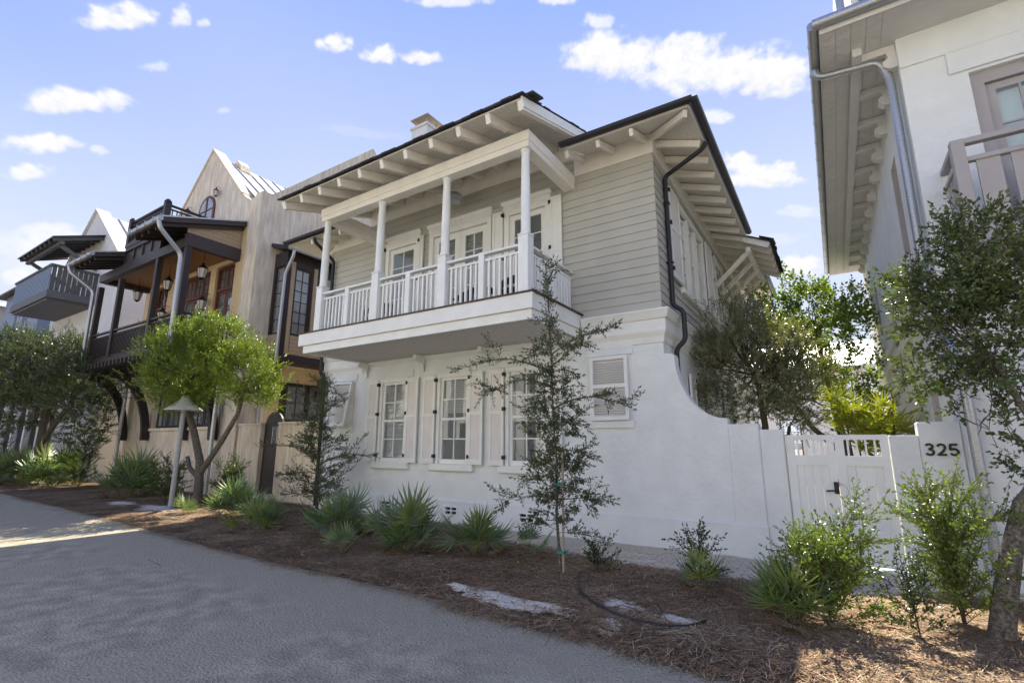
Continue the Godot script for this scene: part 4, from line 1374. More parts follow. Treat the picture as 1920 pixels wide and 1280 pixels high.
# ---------------------------------------------------------------- tan house with dark timber porches
func lantern(called_label: String, at: Vector3, wall_mounted := false, g := "", size := 0.78) -> void:
	var t := thing("porch_lantern", called_label, "lantern", at, g)
	t.scale = Vector3.ONE * size
	var body := begin()
	for k in 6:
		var a0 := TAU * k / 6
		var a1 := TAU * (k + 1) / 6
		var d0 := v3(cos(a0), 0, sin(a0))
		var d1 := v3(cos(a1), 0, sin(a1))
		quad(body, d0 * 0.12 + v3(0, -0.42, 0), d1 * 0.12 + v3(0, -0.42, 0), d1 * 0.2 + v3(0, 0, 0), d0 * 0.2 + v3(0, 0, 0), d0 + d1)
	put(t, "glass", body.commit(), M.lantern_glass)
	var st := begin()
	for k in 6:
		var a0 := TAU * k / 6
		var d0 := v3(cos(a0), 0, sin(a0))
		tube_into(st, [d0 * 0.122 + v3(0, -0.42, 0), d0 * 0.203], [0.012], 5)
	put(t, "cage", st.commit(), M.hinge_black)
	put(t, "cap", lathe_mesh([Vector2(0.22, -0.01), Vector2(0.22, 0.02), Vector2(0.13, 0.12), Vector2(0.07, 0.18), Vector2(0.06, 0.26), Vector2(0, 0.28)], 12), M.hinge_black)
	put(t, "base", lathe_mesh([Vector2(0, -0.52), Vector2(0.05, -0.48), Vector2(0.13, -0.42), Vector2(0, -0.41)], 12), M.hinge_black)
	if wall_mounted:
		var arm := begin()
		tube_into(arm, rounded([v3(0, 0.25, 0), v3(0, 0.4, 0), v3(0, 0.4, -0.3)], 0.1), [0.015], 6)
		put(t, "arm", arm.commit(), M.hinge_black)
	else:
		var arm2 := begin()
		tube_into(arm2, [v3(0, 0.26, 0), v3(0, 0.75, 0)], [0.014], 6)
		put(t, "stem", arm2.commit(), M.hinge_black)

func dark_rail(parent: Node3D, p0: Vector3, p1: Vector3, height: float, n: int, m: Material) -> void:
	bar(parent, "handrail", m, p0 + v3(0, height, 0), p1 + v3(0, height, 0), 0.1, 0.06)
	bar(parent, "sub_rail", m, p0 + v3(0, height - 0.14, 0), p1 + v3(0, height - 0.14, 0), 0.05, 0.05)
	bar(parent, "bottom_rail", m, p0 + v3(0, 0.08, 0), p1 + v3(0, 0.08, 0), 0.06, 0.06)
	for k in n:
		var p := p0.lerp(p1, (k + 0.5) / n)
		bar(parent, "baluster", m, p + v3(0, 0.08, 0), p + v3(0, height - 0.14, 0), 0.03, 0.03, Vector3.BACK)

func tan_house() -> void:
	var h := thing("tan_stucco_house", "weathered tan stucco house with steep gable and dark timber porches", "house", v3(-20.2, 0, -5.0))
	var Z := -0.25
	var XL := -24.6
	var XR := -16.15
	var T: Material = M.brown_timber
	var doorsx := [[-18.75, -17.45], [-21.9, -19.15], [-23.6, -22.5]]
	var holes := [[-21.9, -19.15, 4.7, 8.05], [-18.75, -17.45, 4.7, 8.05], [-23.6, -22.5, 4.7, 8.05], [-22.2, -17.7, 2.2, 3.9]]
	wall(h, "lower_wall", M.tan_stucco, 2, XL, XR - 0.4, -0.03, 4.5, Z - 0.35, Z, [[-22.2, -17.7, 2.2, 3.9]])
	wall(h, "upper_wall", M.ochre_stucco, 2, XL, -16.85, 4.5, 9.3, Z - 0.35, Z, holes.slice(0, 3))
	wall(h, "corner_pier", M.tan_stucco, 2, -16.85, XR - 0.4, 4.5, 10.3, Z - 0.35, Z + 0.03)
	wb(h, "corner_pier", M.tan_stucco, v3(XR - 0.4, -0.03, Z), v3(XR + 0.012, 10.4, Z + 0.03))
	# front gable with coping
	var gp := PackedVector2Array([Vector2(-23.9, 9.3), Vector2(-16.5, 9.3), Vector2(-16.5, 10.2), Vector2(-16.9, 10.28), Vector2(-17.35, 10.55), Vector2(-17.7, 10.9), Vector2(-20.2, 13.4), Vector2(-22.7, 10.9), Vector2(-23.05, 10.55), Vector2(-23.5, 10.28), Vector2(-23.9, 10.2)])
	prism(h, "gable_wall", M.tan_stucco, gp, 2, Z - 0.35, Z)
	bar(h, "coping", M.tan_stucco, v3(-17.55, 10.74, Z - 0.17), v3(-20.2, 13.44, Z - 0.17), 0.46, 0.07)
	bar(h, "coping", M.tan_stucco, v3(-22.85, 10.74, Z - 0.17), v3(-20.2, 13.44, Z - 0.17), 0.46, 0.07)
	# arched attic window
	var arch := PackedVector2Array()
	var inner := PackedVector2Array()
	arch.append_array([Vector2(-0.62, 0), Vector2(0.62, 0)])
	inner.append_array([Vector2(-0.5, 0.05), Vector2(0.5, 0.05)])
	for k in 15:
		var a := PI * k / 14.0
		arch.append(Vector2(cos(a) * 0.62, 0.95 + sin(a) * 0.62))
		inner.append(Vector2(cos(a) * 0.5, 0.95 + sin(a) * 0.5))
	var aw := sub(h, "attic_window", v3(-20.1, 9.75, Z))
	put(aw, "frame", prism_mesh(arch, 2, 0.0, 0.05), M.red_door)
	put(aw, "pane", prism_mesh(inner, 2, 0.051, 0.056), M.glass)
	put(aw, "backing", prism_mesh(inner, 2, 0.0505, 0.0508), M.interior)
	lb(aw, "muntin", M.red_door, v3(-0.04, 0.05, 0.056), v3(0.04, 1.45, 0.075))
	lb(aw, "muntin", M.red_door, v3(-0.5, 0.9, 0.056), v3(-0.04, 0.95, 0.07))
	lb(aw, "muntin", M.red_door, v3(0.04, 0.9, 0.056), v3(0.5, 0.95, 0.07))
	# standing seam roofs behind the gable
	slab(h, "metal_roof", M.seam_metal, [v3(-16.4, 9.9, Z - 0.35), v3(-16.4, 9.9, -9.0), v3(-20.2, 13.2, -9.0), v3(-20.2, 13.2, Z - 0.35)], 0.04)
	slab(h, "metal_roof", M.seam_metal, [v3(-24.0, 9.9, Z - 0.35), v3(-24.0, 9.9, -9.0), v3(-20.2, 13.2, -9.0), v3(-20.2, 13.2, Z - 0.35)], 0.04)
	for k in 12:
		var z := -1.0 - 0.6 * k
		bar(h, "roof_seam", M.seam_metal, v3(-16.4, 9.93, z), v3(-20.2, 13.23, z), 0.03, 0.06)
	prism(h, "bell_cote", M.tan_stucco, PackedVector2Array([Vector2(-20.45, 12.3), Vector2(-19.65, 12.3), Vector2(-19.65, 12.8), Vector2(-19.75, 13.1), Vector2(-20.0, 13.35), Vector2(-20.25, 13.2), Vector2(-20.45, 12.85)]), 2, -1.5, -1.1)
	# side gable: tall party wall seen from the lane
	var sg := PackedVector2Array([Vector2(Z, -0.03), Vector2(Z, 10.4), Vector2(-0.33, 10.5), Vector2(-0.36, 10.42), Vector2(-0.6, 10.45), Vector2(-0.9, 10.72), Vector2(-1.25, 11.05), Vector2(-2.42, 12.2), Vector2(-4.97, 14.66), Vector2(-9.5, 10.4), Vector2(-9.5, 4.3), Vector2(-1.2, 4.3), Vector2(-1.2, -0.03)])
	wall(h, "passage_side_wall", M.ochre_stucco, 0, -9.5, -1.2, -0.03, 4.3, XR - 0.4, XR - 0.003)
	prism(h, "party_wall", M.tan_stucco, sg, 0, XR - 0.4, XR)
	wall(h, "rear_wall", M.tan_stucco, 2, XL, XR - 0.4, -0.03, 10.0, -9.5, -9.2)
	wall(h, "left_wall", M.tan_stucco, 0, -9.2, Z - 0.35, -0.03, 10.0, XL, XL + 0.3)
	wb(h, "floor_slab", M.interior, v3(XL + 0.3, 4.4, -9.2), v3(XR - 0.4, 4.7, Z - 0.36))
	wb(h, "floor_slab", M.interior, v3(XL + 0.3, 9.0, -9.2), v3(XR - 0.4, 9.3, Z - 0.36))
	# doors of the upper porch
	var nn := [2, 4, 2]
	for k in 3:
		var a: float = doorsx[k][0]
		var b: float = doorsx[k][1]
		wall(h, "door_casing", M.red_door, 2, a, b, 4.7, 8.05, Z - 0.3, Z - 0.08, [[a + 0.09, b - 0.09, 4.7, 7.1], [a + 0.09, b - 0.09, 7.2, 7.96]])
		var w: float = (b - a - 0.18) / nn[k]
		for i in nn[k]:
			window(h, "glazed_door", v3(a + 0.09 + w * (i + 0.5), 4.7, Z - 0.12), 0.0, w, 2.4, 1, 3, M.red_door, {"fw": 0.09, "rail": 0.3})
			window(h, "transom", v3(a + 0.09 + w * (i + 0.5), 7.2, Z - 0.12), 0.0, w, 0.76, 2, 2, M.red_door, {"fw": 0.06})
	# lower window band with dark timber
	for k in 5:
		window(h, "window", v3(-22.2 + 0.9 * (k + 0.5), 2.2, Z - 0.12), 0.0, 0.9, 1.7, 2, 3, T, {"fw": 0.09})
	wb(h, "sill", M.tan_stucco, v3(-22.35, 2.1, Z), v3(-17.55, 2.2, Z + 0.08))
	# timber porch
	var p := sub(h, "porch")
	var ZP := 1.4
	var px := [-17.25, -19.3, -22.35, -24.35]
	wb(p, "deck", T, v3(-24.5, 4.5, Z + 0.03), v3(-16.95, 4.72, ZP + 0.12))
	for k in 24:
		var x := -24.4 + 0.32 * k
		wb(p, "joist", M.brown_timber_b, v3(x - 0.04, 4.32, Z + 0.05), v3(x + 0.04, 4.5, ZP + 0.35))
	for x in px:
		wb(p, "post", T, v3(x - 0.09, 4.72, ZP - 0.09), v3(x + 0.09, 8.0 if x > -22.0 else 7.8, ZP + 0.09), 0.012)
	for k in 3:
		dark_rail(p, v3(px[k] - 0.09, 4.72, ZP), v3(px[k + 1] + 0.09, 4.72, ZP), 1.05, [16, 24, 16][k], T)
	dark_rail(p, v3(-17.25, 4.72, ZP - 0.09), v3(-17.25, 4.72, Z + 0.04), 1.05, 11, T)
	# right bay: side beam, cedar ceiling and shed roof
	wb(p, "beam", M.brown_timber_b, v3(-17.36, 7.98, Z + 0.03), v3(-17.14, 8.42, ZP + 0.11))
	wb(p, "beam", T, v3(-24.4, 7.98, ZP - 0.1), v3(-17.36, 8.3, ZP + 0.1))
	wb(p, "beam", M.brown_timber_b, v3(-24.46, 7.98, Z + 0.03), v3(-24.24, 8.3, ZP - 0.1))
	var cx := -24.24
	while cx < -17.4:
		wb(p, "ceiling_board", M.cedar_ceiling, v3(cx + 0.002, 8.2, Z + 0.03), v3(minf(cx + 0.16, -17.36), 8.22, ZP - 0.1))
		cx += 0.162
	# boarded gable end above the side beam
	var zz := 0
	for k in 7:
		var y0 := 8.42 + 0.14 * k
		var ze := minf(ZP + 0.1, Z + 0.03 + (9.42 - y0) / 0.42)
		if ze > Z + 0.2:
			wb(p, "gable_board", M.tan_boards, v3(-17.27, y0 + 0.004, Z + 0.03), v3(-17.2, y0 + 0.136, ze))
		zz += 1
	# frieze panels of the middle bay
	var fr := sub(h, "frieze")
	wb(fr, "frieze_rail", T, v3(-22.3, 8.3, ZP - 0.05), v3(-19.35, 8.4, ZP + 0.05))
	wb(fr, "frieze_rail", T, v3(-22.3, 8.85, ZP - 0.05), v3(-19.35, 9.0, ZP + 0.08))
	for k in 5:
		var x := -22.3 + 0.7375 * k
		wb(fr, "frieze_post", T, v3(x - 0.04, 8.4, ZP - 0.05), v3(x + 0.04, 8.85, ZP + 0.05))
		if k < 4:
			wb(fr, "frieze_panel", M.brown_timber_b, v3(x + 0.04, 8.4, ZP - 0.02), v3(x + 0.6975, 8.85, ZP + 0.0))
	# terrace over the middle bay
	wb(p, "terrace", T, v3(-22.35, 9.0, Z + 0.03), v3(-19.25, 9.16, ZP + 0.1))
	for x in [-19.35, -22.25]:
		wb(p, "terrace_post", T, v3(x - 0.1, 9.16, ZP - 0.1), v3(x + 0.1, 10.15, ZP + 0.1), 0.015)
		put(p, "post_finial", lathe_mesh([Vector2(0.12, 0), Vector2(0.12, 0.03), Vector2(0.1, 0.05), Vector2(0.06, 0.11), Vector2(0, 0.13)], 12), T, v3(x, 10.15, ZP) - org(p))
	dark_rail(p, v3(-19.45, 9.16, ZP), v3(-22.15, 9.16, ZP), 0.9, 20, T)
	dark_rail(p, v3(-19.35, 9.16, ZP - 0.1), v3(-19.35, 9.16, Z + 0.03), 0.9, 10, T)
	dark_rail(p, v3(-22.25, 9.16, ZP - 0.1), v3(-22.25, 9.16, Z + 0.03), 0.9, 10, T)
	# shed roofs of the outer bays
	for s in [[-19.25, -16.95], [-24.7, -22.4]]:
		slab(p, "shed_roof", M.brown_timber_b, [v3(s[0], 9.42, Z + 0.03), v3(s[1], 9.42, Z + 0.03), v3(s[1], 8.58, 2.35), v3(s[0], 8.58, 2.35)], 0.16)
		slab(p, "shed_metal", M.seam_metal, [v3(s[0] - 0.02, 9.47, Z + 0.03), v3(s[1] + 0.03, 9.47, Z + 0.03), v3(s[1] + 0.03, 8.62, 2.38), v3(s[0] - 0.02, 8.62, 2.38)], 0.05)
		for k in 5:
			var x: float = lerpf(s[0] + 0.15, s[1] - 0.15, k / 4.0)
			bar(p, "rafter", T, v3(x, 8.38, 2.28), v3(x, 9.2, Z + 0.05), 0.07, 0.12)
		tube(p, "gutter", M.galvanised, [v3(s[0], 8.5, 2.43), v3(s[1] + 0.05, 8.5, 2.43)], 0.08, 12)
		for k in 4:
			wb(p, "gutter_strap", M.galvanised, v3(lerpf(s[0], s[1], (k + 0.5) / 4) - 0.015, 8.41, 2.34), v3(lerpf(s[0], s[1], (k + 0.5) / 4) + 0.015, 8.59, 2.52))
	tube(p, "downpipe", M.galvanised, rounded([v3(-17.0, 8.45, 2.43), v3(-17.0, 8.25, 2.4), v3(-17.1, 7.6, 1.65), v3(-17.1, 4.3, 1.6), v3(-17.1, 4.1, 1.0), v3(-17.1, 3.9, 0.0), v3(-17.1, 0.0, 0.0)], 0.15), 0.07, 10)
	tube(p, "downpipe", M.galvanised, rounded([v3(-24.65, 8.45, 2.43), v3(-24.65, 8.25, 2.4), v3(-24.45, 7.6, 1.6), v3(-24.45, 4.75, 1.58)], 0.15), 0.07, 10)
	tube(p, "downpipe", M.galvanised, [v3(-24.1, 4.3, 0.1), v3(-24.1, 0.0, 0.1)], 0.07, 10)
	# curved brackets below the deck
	for x in [-24.35, -22.35, -19.3, -17.3]:
		var bp := PackedVector2Array()
		for k in 9:
			var a := PI / 2 * k / 8.0
			bp.append(Vector2(Z + 0.02 + 1.45 * (1.0 - cos(a)), 1.75 + 2.55 * sin(a)))
		for k in 9:
			var a := PI / 2 * (8 - k) / 8.0
			bp.append(Vector2(Z + 0.26 + 1.3 * (1.0 - cos(a)), 1.75 + 2.3 * sin(a)))
		prism(p, "bracket", T, bp, 0, x - 0.09, x + 0.09)
	# bay window hung over the side passage
	var b := sub(h, "side_bay")
	var BX := -15.4
	wb(b, "bay_floor", T, v3(XR, 4.35, -5.5), v3(BX + 0.06, 4.6, -0.85))
	wall(b, "bay_front", T, 2, XR, BX, 4.6, 8.25, -1.1, -0.95, [[XR + 0.12, BX - 0.12, 5.3, 7.75]])
	wall(b, "bay_side", T, 0, -5.5, -1.1, 4.6, 8.25, BX - 0.15, BX, [[-1.95, -1.3, 5.3, 7.75], [-2.9, -2.25, 5.3, 7.75], [-3.85, -3.2, 5.3, 7.75]])
	window(b, "window", v3((XR + BX) / 2, 5.3, -0.97), 0.0, BX - XR - 0.24, 2.45, 1, 5, T, {"fw": 0.06})
	for z in [-1.625, -2.575, -3.525]:
		window(b, "window", v3(BX - 0.02, 5.3, z), PI / 2, 0.65, 2.45, 2, 6, T, {"fw": 0.07, "blind": 0.8})
	for z in [-1.2, -2.1, -3.05]:
		wb(b, "bay_mullion", M.tan_boards, v3(BX, 4.6, z - 0.07), v3(BX + 0.035, 7.9, z + 0.07))
	for k in 5:
		wb(b, "bay_board", M.tan_boards, v3(BX, 4.62 + 0.135 * k, -5.4), v3(BX + 0.025, 4.745 + 0.135 * k, -1.3))
		wb(b, "bay_board", M.tan_boards, v3(XR, 4.62 + 0.135 * k, -0.95), v3(BX - 0.001, 4.745 + 0.135 * k, -0.925))
	slab(b, "bay_roof", M.dark_metal, [v3(XR, 8.62, -0.75), v3(BX + 0.35, 8.3, -0.75), v3(BX + 0.35, 8.3, -5.6), v3(XR, 8.62, -5.6)], 0.14)
	tube(b, "gutter", M.galvanised, [v3(BX + 0.42, 8.2, -0.72), v3(BX + 0.42, 8.2, -5.6)], 0.07, 10)
	tube(b, "downpipe", M.galvanised, rounded([v3(BX + 0.42, 8.16, -0.9), v3(BX + 0.42, 7.98, -0.9), v3(BX + 0.08, 7.35, -0.86), v3(BX + 0.04, 4.3, -0.86), v3(XR + 0.1, 3.9, -0.86), v3(XR + 0.1, 0.1, -0.86)], 0.12), 0.055, 10)
	for z in [-1.1, -3.0]:
		bar(b, "strut", T, v3(BX - 0.02, 4.35, z), v3(XR + 0.02, 3.2, z), 0.14, 0.16)
	# side passage openings in the party wall
	wb(h, "side_window", T, v3(XR, 2.35, -4.6), v3(XR + 0.03, 3.75, -1.6))
	for z in [-4.0, -3.1, -2.2]:
		window(h, "window", v3(XR + 0.1, 2.4, z), PI / 2, 0.85, 1.3, 2, 2, T, {"fw": 0.07})
	# wall lamps on the gable are lanterns of their own
	lantern("black wall lantern right of the arched attic window", v3(-19.25, 11.25, Z + 0.16), true, "lanterns on the tan house", 0.5)
	lantern("black wall lantern left of the arched attic window", v3(-21.45, 11.0, Z + 0.16), true, "lanterns on the tan house", 0.5)
	lantern("black hanging lantern in the right bay of the timber porch", v3(-17.95, 7.6, 0.58), false, "lanterns on the tan house")
	lantern("black hanging lantern in the middle bay of the timber porch", v3(-20.5, 7.6, 0.58), false, "lanterns on the tan house")
	lantern("black hanging lantern in the left bay of the timber porch", v3(-23.1, 7.6, 0.58), false, "lanterns on the tan house")
	lantern("wall lantern between the red doors, nearest the tan corner pier", v3(-19.0, 6.75, Z + 0.25), true, "lanterns on the tan house")
	lantern("wall lantern left of the middle red doors, under the porch", v3(-22.15, 6.75, Z + 0.25), true, "lanterns on the tan house")
	# passage wall with arched door
	var w := thing("passage_wall", "low tan stucco wall closing the passage between two houses", "wall", v3(-13.6, 0, -0.4))
	wall(w, "wall_run", M.tan_stucco, 2, -16.14, -11.62, -0.03, 2.2, -0.6, -0.3, [[-14.85, -13.95, 0.2, 2.2]])
	wb(w, "coping", M.tan_stucco, v3(-13.95, 2.2, -0.63), v3(-11.62, 2.27, -0.27), 0.01)
	wb(w, "coping", M.tan_stucco, v3(-16.14, 2.2, -0.63), v3(-14.85, 2.27, -0.27), 0.01)
	wb(w, "step", M.tan_stucco, v3(-14.95, -0.03, -0.6), v3(-13.85, 0.2, -0.1))
	var d := thing("arched_door", "dark brown round-topped plank door in the low tan wall", "door", v3(-14.4, 0.2, -0.45))
	var dp := PackedVector2Array([Vector2(-0.45, 0), Vector2(0.45, 0)])
	for k in 13:
		var a := PI * k / 12.0
		dp.append(Vector2(cos(a) * 0.45, 1.98 + sin(a) * 0.42))
	put(d, "door_leaf", prism_mesh(dp, 2, -0.04, 0.02), T)
	for k in 5:
		lb(d, "plank", M.brown_timber_b, v3(-0.36 + 0.148 * k, 0.06, 0.02), v3(-0.222 + 0.148 * k, 1.35, 0.03), 0.003)
	lb(d, "peep_grille", M.galvanised, v3(-0.02, 1.45, 0.02), v3(0.24, 1.95, 0.035))
	for k in 3:
		lb(d, "grille_bar", M.hinge_black, v3(0.03 + 0.07 * k, 1.45, 0.035), v3(0.045 + 0.07 * k, 1.95, 0.05))
	# something behind the passage to catch the sun
	var bw := thing("rear_court_wall", "ochre stucco wall standing deep in the passage beyond the arched door", "wall", v3(-13.7, 0, -9.9))
	wall(bw, "wall_run", M.ochre_stucco, 2, -16.1, -11.6, -0.03, 3.6, -10.1, -9.8)
	wb(bw, "coping", M.tan_stucco, v3(-16.1, 3.6, -10.14), v3(-11.6, 3.68, -9.76))

# ---------------------------------------------------------------- houses further along the lane and around
func far_houses() -> void:
	var h := thing("white_gabled_house", "white gabled house with grey slatted balcony under a bracketed canopy", "house", v3(-32.5, 0, -5))
	var Z := -0.25
	wall(h, "front_wall", M.pale_stucco, 2, -37.0, -27.6, -0.03, 10.2, Z - 0.35, Z, [[-35.8, -31.6, 8.6, 10.0], [-30.4, -29.5, 4.6, 6.6], [-28.9, -28.1, 4.6, 6.6], [-36.0, -35.0, 4.2, 6.4], [-34.4, -33.4, 4.2, 6.4]])
	prism(h, "gable_wall", M.pale_stucco, PackedVector2Array([Vector2(-37.0, 10.2), Vector2(-27.6, 10.2), Vector2(-28.3, 10.65), Vector2(-32.5, 14.05), Vector2(-36.6, 10.65)]), 2, Z - 0.35, Z)
	bar(h, "coping", M.pale_stucco, v3(-28.1, 10.55, Z - 0.17), v3(-32.5, 14.1, Z - 0.17), 0.6, 0.08)
	bar(h, "coping", M.pale_stucco, v3(-36.9, 10.55, Z - 0.17), v3(-32.5, 14.1, Z - 0.17), 0.6, 0.08)
	wb(h, "gable_slot", M.interior, v3(-33.5, 10.9, Z), v3(-33.2, 11.8, Z + 0.02))
	slab(h, "metal_roof", M.seam_metal, [v3(-27.7, 10.1, Z - 0.35), v3(-27.7, 10.1, -9), v3(-32.5, 13.9, -9), v3(-32.5, 13.9, Z - 0.35)], 0.04)
	slab(h, "metal_roof", M.seam_metal, [v3(-37.2, 10.1, Z - 0.35), v3(-37.2, 10.1, -9), v3(-32.5, 13.9, -9), v3(-32.5, 13.9, Z - 0.35)], 0.04)
	for k in 8:
		bar(h, "roof_seam", M.seam_metal, v3(-27.7, 10.14, -1.2 - 0.8 * k), v3(-32.5, 13.94, -1.2 - 0.8 * k), 0.03, 0.07)
	wall(h, "side_wall", M.pale_stucco, 0, -9.0, Z - 0.35, -0.03, 10.2, -27.9, -27.6, [[-3.2, -2.0, 4.4, 6.2], [-6.0, -4.8, 4.4, 6.2]])
	wall(h, "rear_wall", M.pale_stucco, 2, -37, -27.9, -0.03, 10.2, -9.3, -9.0)
	wall(h, "side_wall", M.pale_stucco, 0, -9.0, Z - 0.35, -0.03, 10.2, -37.0, -36.7)
	wb(h, "floor_slab", M.interior, v3(-36.7, 4.0, -9.0), v3(-27.9, 4.2, Z - 0.36))
	wb(h, "floor_slab", M.interior, v3(-36.7, 10.0, -9.0), v3(-27.9, 10.15, Z - 0.36))
	for a in [[-29.95, 0.9, 2.0, 4.6], [-28.5, 0.8, 2.0, 4.6], [-35.5, 1.0, 2.2, 4.2], [-33.9, 1.0, 2.2, 4.2]]:
		window(h, "window", v3(a[0], a[3], Z - 0.1), 0.0, a[1], a[2], 2, 3, M.grey_timber, {})
	for z in [-2.6, -5.4]:
		window(h, "window", v3(-27.7, 4.4, z), PI / 2, 1.2, 1.8, 2, 2, M.grey_timber, {})
	for k in 3:
		window(h, "glazed_door", v3(-35.1 + 1.4 * k, 8.6, Z - 0.1), 0.0, 1.4, 1.4, 2, 2, M.grey_timber, {"fw": 0.1})
	# canopy on brackets
	var c := sub(h, "canopy")
	slab(c, "canopy_roof", M.dark_metal, [v3(-36.2, 12.2, Z), v3(-30.7, 12.2, Z), v3(-30.7, 11.42, 1.75), v3(-36.2, 11.42, 1.75)], 0.08)
	for k in 9:
		var x := -36.0 + 0.645 * k
		bar(c, "rafter", M.slat_grey, v3(x, 11.28, 1.68), v3(x, 12.03, Z + 0.03), 0.1, 0.16)
	for x in [-35.6, -31.1]:
		bar(c, "brace", M.grey_timber, v3(x, 11.2, 1.4), v3(x, 10.35, Z + 0.03), 0.16, 0.16)
	bar(c, "canopy_beam", M.grey_timber, v3(-36.1, 11.22, 1.35), v3(-30.75, 11.22, 1.35), 0.16, 0.16)
	# balcony with board balustrade
	var b := sub(h, "balcony")
	wb(b, "balcony_floor", M.grey_timber, v3(-36.3, 8.4, Z), v3(-30.6, 8.75, 1.6))
	wb(b, "balcony_underside", M.grey_timber, v3(-36.2, 8.3, Z), v3(-30.8, 8.4, 1.5))
	for k in 9:
		wb(b, "slat", M.slat_grey, v3(-30.66, 8.75, Z + 0.03 + 0.2 * k), v3(-30.62, 9.95, Z + 0.19 + 0.2 * k))
	for k in 26:
		wb(b, "slat", M.blue_paint, v3(-36.2 + 0.215 * k, 8.75, 1.54), v3(-36.1 + 0.215 * k, 9.95, 1.58))
	bar(b, "handrail", M.slat_grey, v3(-30.64, 10.0, 1.62), v3(-30.64, 10.0, Z), 0.14, 0.1)
	bar(b, "handrail", M.slat_grey, v3(-36.3, 10.0, 1.56), v3(-30.71, 10.0, 1.56), 0.14, 0.1)
	# slim ground floor piers in front of the house
	for k in 9:
		var x := -36.6 + 0.95 * k
		wb(h, "pier", M.grey_timber if k % 2 == 0 else M.pale_stucco, v3(x - 0.12, -0.03, 0.9), v3(x + 0.12, 3.9, 1.15))
	wb(h, "porch_beam", M.grey_timber, v3(-36.9, 3.9, 0.85), v3(-28.8, 4.15, 1.2))
	# blue-grey house
	var g := thing("blue_grey_house", "small blue-grey house with shingled gable roof at far left", "house", v3(-43, 0, -4))
	wall(g, "front_wall", M.blue_paint, 2, -47.0, -39.2, -0.03, 11.4, -0.5, -0.2, [[-46, -45, 8.0, 10.2], [-44.2, -43.2, 8.0, 10.2], [-42.4, -41.4, 8.0, 10.2]])
	wall(g, "side_wall", M.blue_paint, 0, -8, -0.5, -0.03, 11.4, -39.5, -39.2)
	wall(g, "side_wall", M.blue_paint, 0, -8, -0.5, -0.03, 11.4, -47.0, -46.7)
	wall(g, "rear_wall", M.blue_paint, 2, -46.7, -39.5, -0.03, 11.4, -8, -7.7)
	for x in [-45.5, -43.7, -41.9]:
		window(g, "window", v3(x, 8.0, -0.3), 0.0, 1.0, 2.2, 2, 3, M.trim, {})
	wb(g, "floor_slab", M.interior, v3(-46.7, 7.6, -7.7), v3(-39.5, 7.8, -0.51))
	slab(g, "shingle_roof", M.wood_shake, [v3(-47.5, 11.4, 0.3), v3(-38.9, 11.4, 0.3), v3(-40.5, 13.2, -4.0), v3(-45.5, 13.2, -4.0)], 0.12)
	slab(g, "shingle_roof", M.wood_shake, [v3(-47.5, 11.4, -8.3), v3(-38.9, 11.4, -8.3), v3(-40.5, 13.2, -4.0), v3(-45.5, 13.2, -4.0)], 0.12)
	slab(g, "shingle_roof", M.wood_shake, [v3(-38.9, 11.4, 0.3), v3(-38.9, 11.4, -8.3), v3(-40.5, 13.2, -4.0)], 0.12)
	slab(g, "shingle_roof", M.wood_shake, [v3(-47.5, 11.4, 0.3), v3(-47.5, 11.4, -8.3), v3(-45.5, 13.2, -4.0)], 0.12)
	var m := thing("metal_roofed_house", "pale house with metal roof at the far left picture edge", "house", v3(-54, 0, -3))
	wall(m, "front_wall", M.pale_stucco, 2, -60, -48.5, -0.03, 11.0, -0.3, 0.0, [[-52, -50.5, 7.5, 9.5]])
	window(m, "window", v3(-51.25, 7.5, -0.1), 0.0, 1.5, 2.0, 2, 2, M.grey_timber, {})
	wall(m, "side_wall", M.pale_stucco, 0, -9, -0.3, -0.03, 11.0, -48.8, -48.5)
	slab(m, "metal_roof", M.seam_metal, [v3(-60.4, 11.0, 0.6), v3(-48.1, 11.0, 0.6), v3(-50.0, 12.9, -4.5), v3(-60.4, 12.9, -4.5)], 0.08)
	slab(m, "metal_roof", M.seam_metal, [v3(-60.4, 11.0, -9.6), v3(-48.1, 11.0, -9.6), v3(-50.0, 12.9, -4.5), v3(-60.4, 12.9, -4.5)], 0.08)
	slab(m, "metal_roof", M.seam_metal, [v3(-48.1, 11.0, 0.6), v3(-48.1, 11.0, -9.6), v3(-50.0, 12.9, -4.5)], 0.08)
	# small house behind the gate
	var r := thing("courtyard_house", "cream house with metal roof deep in the garden behind the gate", "house", v3(1.0, 0, -24))
	wall(r, "front_wall", M.pale_stucco, 2, -5.5, 5.0, -0.03, 5.6, -22.3, -22.0, [[0.2, 1.0, 3.2, 5.0], [-2.5, -1.5, 1.0, 3.0], [1.6, 2.4, 3.2, 5.0]])
	for a in [[0.6, 0.8, 1.8, 3.2], [-2.0, 1.0, 2.0, 1.0], [2.0, 0.8, 1.8, 3.2]]:
		window(r, "window", v3(a[0], a[3], -22.1), 0.0, a[1], a[2], 2, 3, M.grey_timber, {})
	wall(r, "side_wall", M.pale_stucco, 0, -28, -22.3, -0.03, 5.6, -5.5, -5.2)
	wall(r, "side_wall", M.pale_stucco, 0, -28, -22.3, -0.03, 5.6, 4.7, 5.0)
	slab(r, "metal_roof", M.seam_metal, [v3(-6.0, 5.6, -21.5), v3(5.5, 5.6, -21.5), v3(3.0, 7.4, -25), v3(-3.5, 7.4, -25)], 0.08)
	slab(r, "metal_roof", M.seam_metal, [v3(-6.0, 5.6, -21.5), v3(-3.5, 7.4, -25), v3(-6.0, 5.6, -28.5)], 0.08)
	slab(r, "metal_roof", M.seam_metal, [v3(5.5, 5.6, -21.5), v3(3.0, 7.4, -25), v3(5.5, 5.6, -28.5)], 0.08)
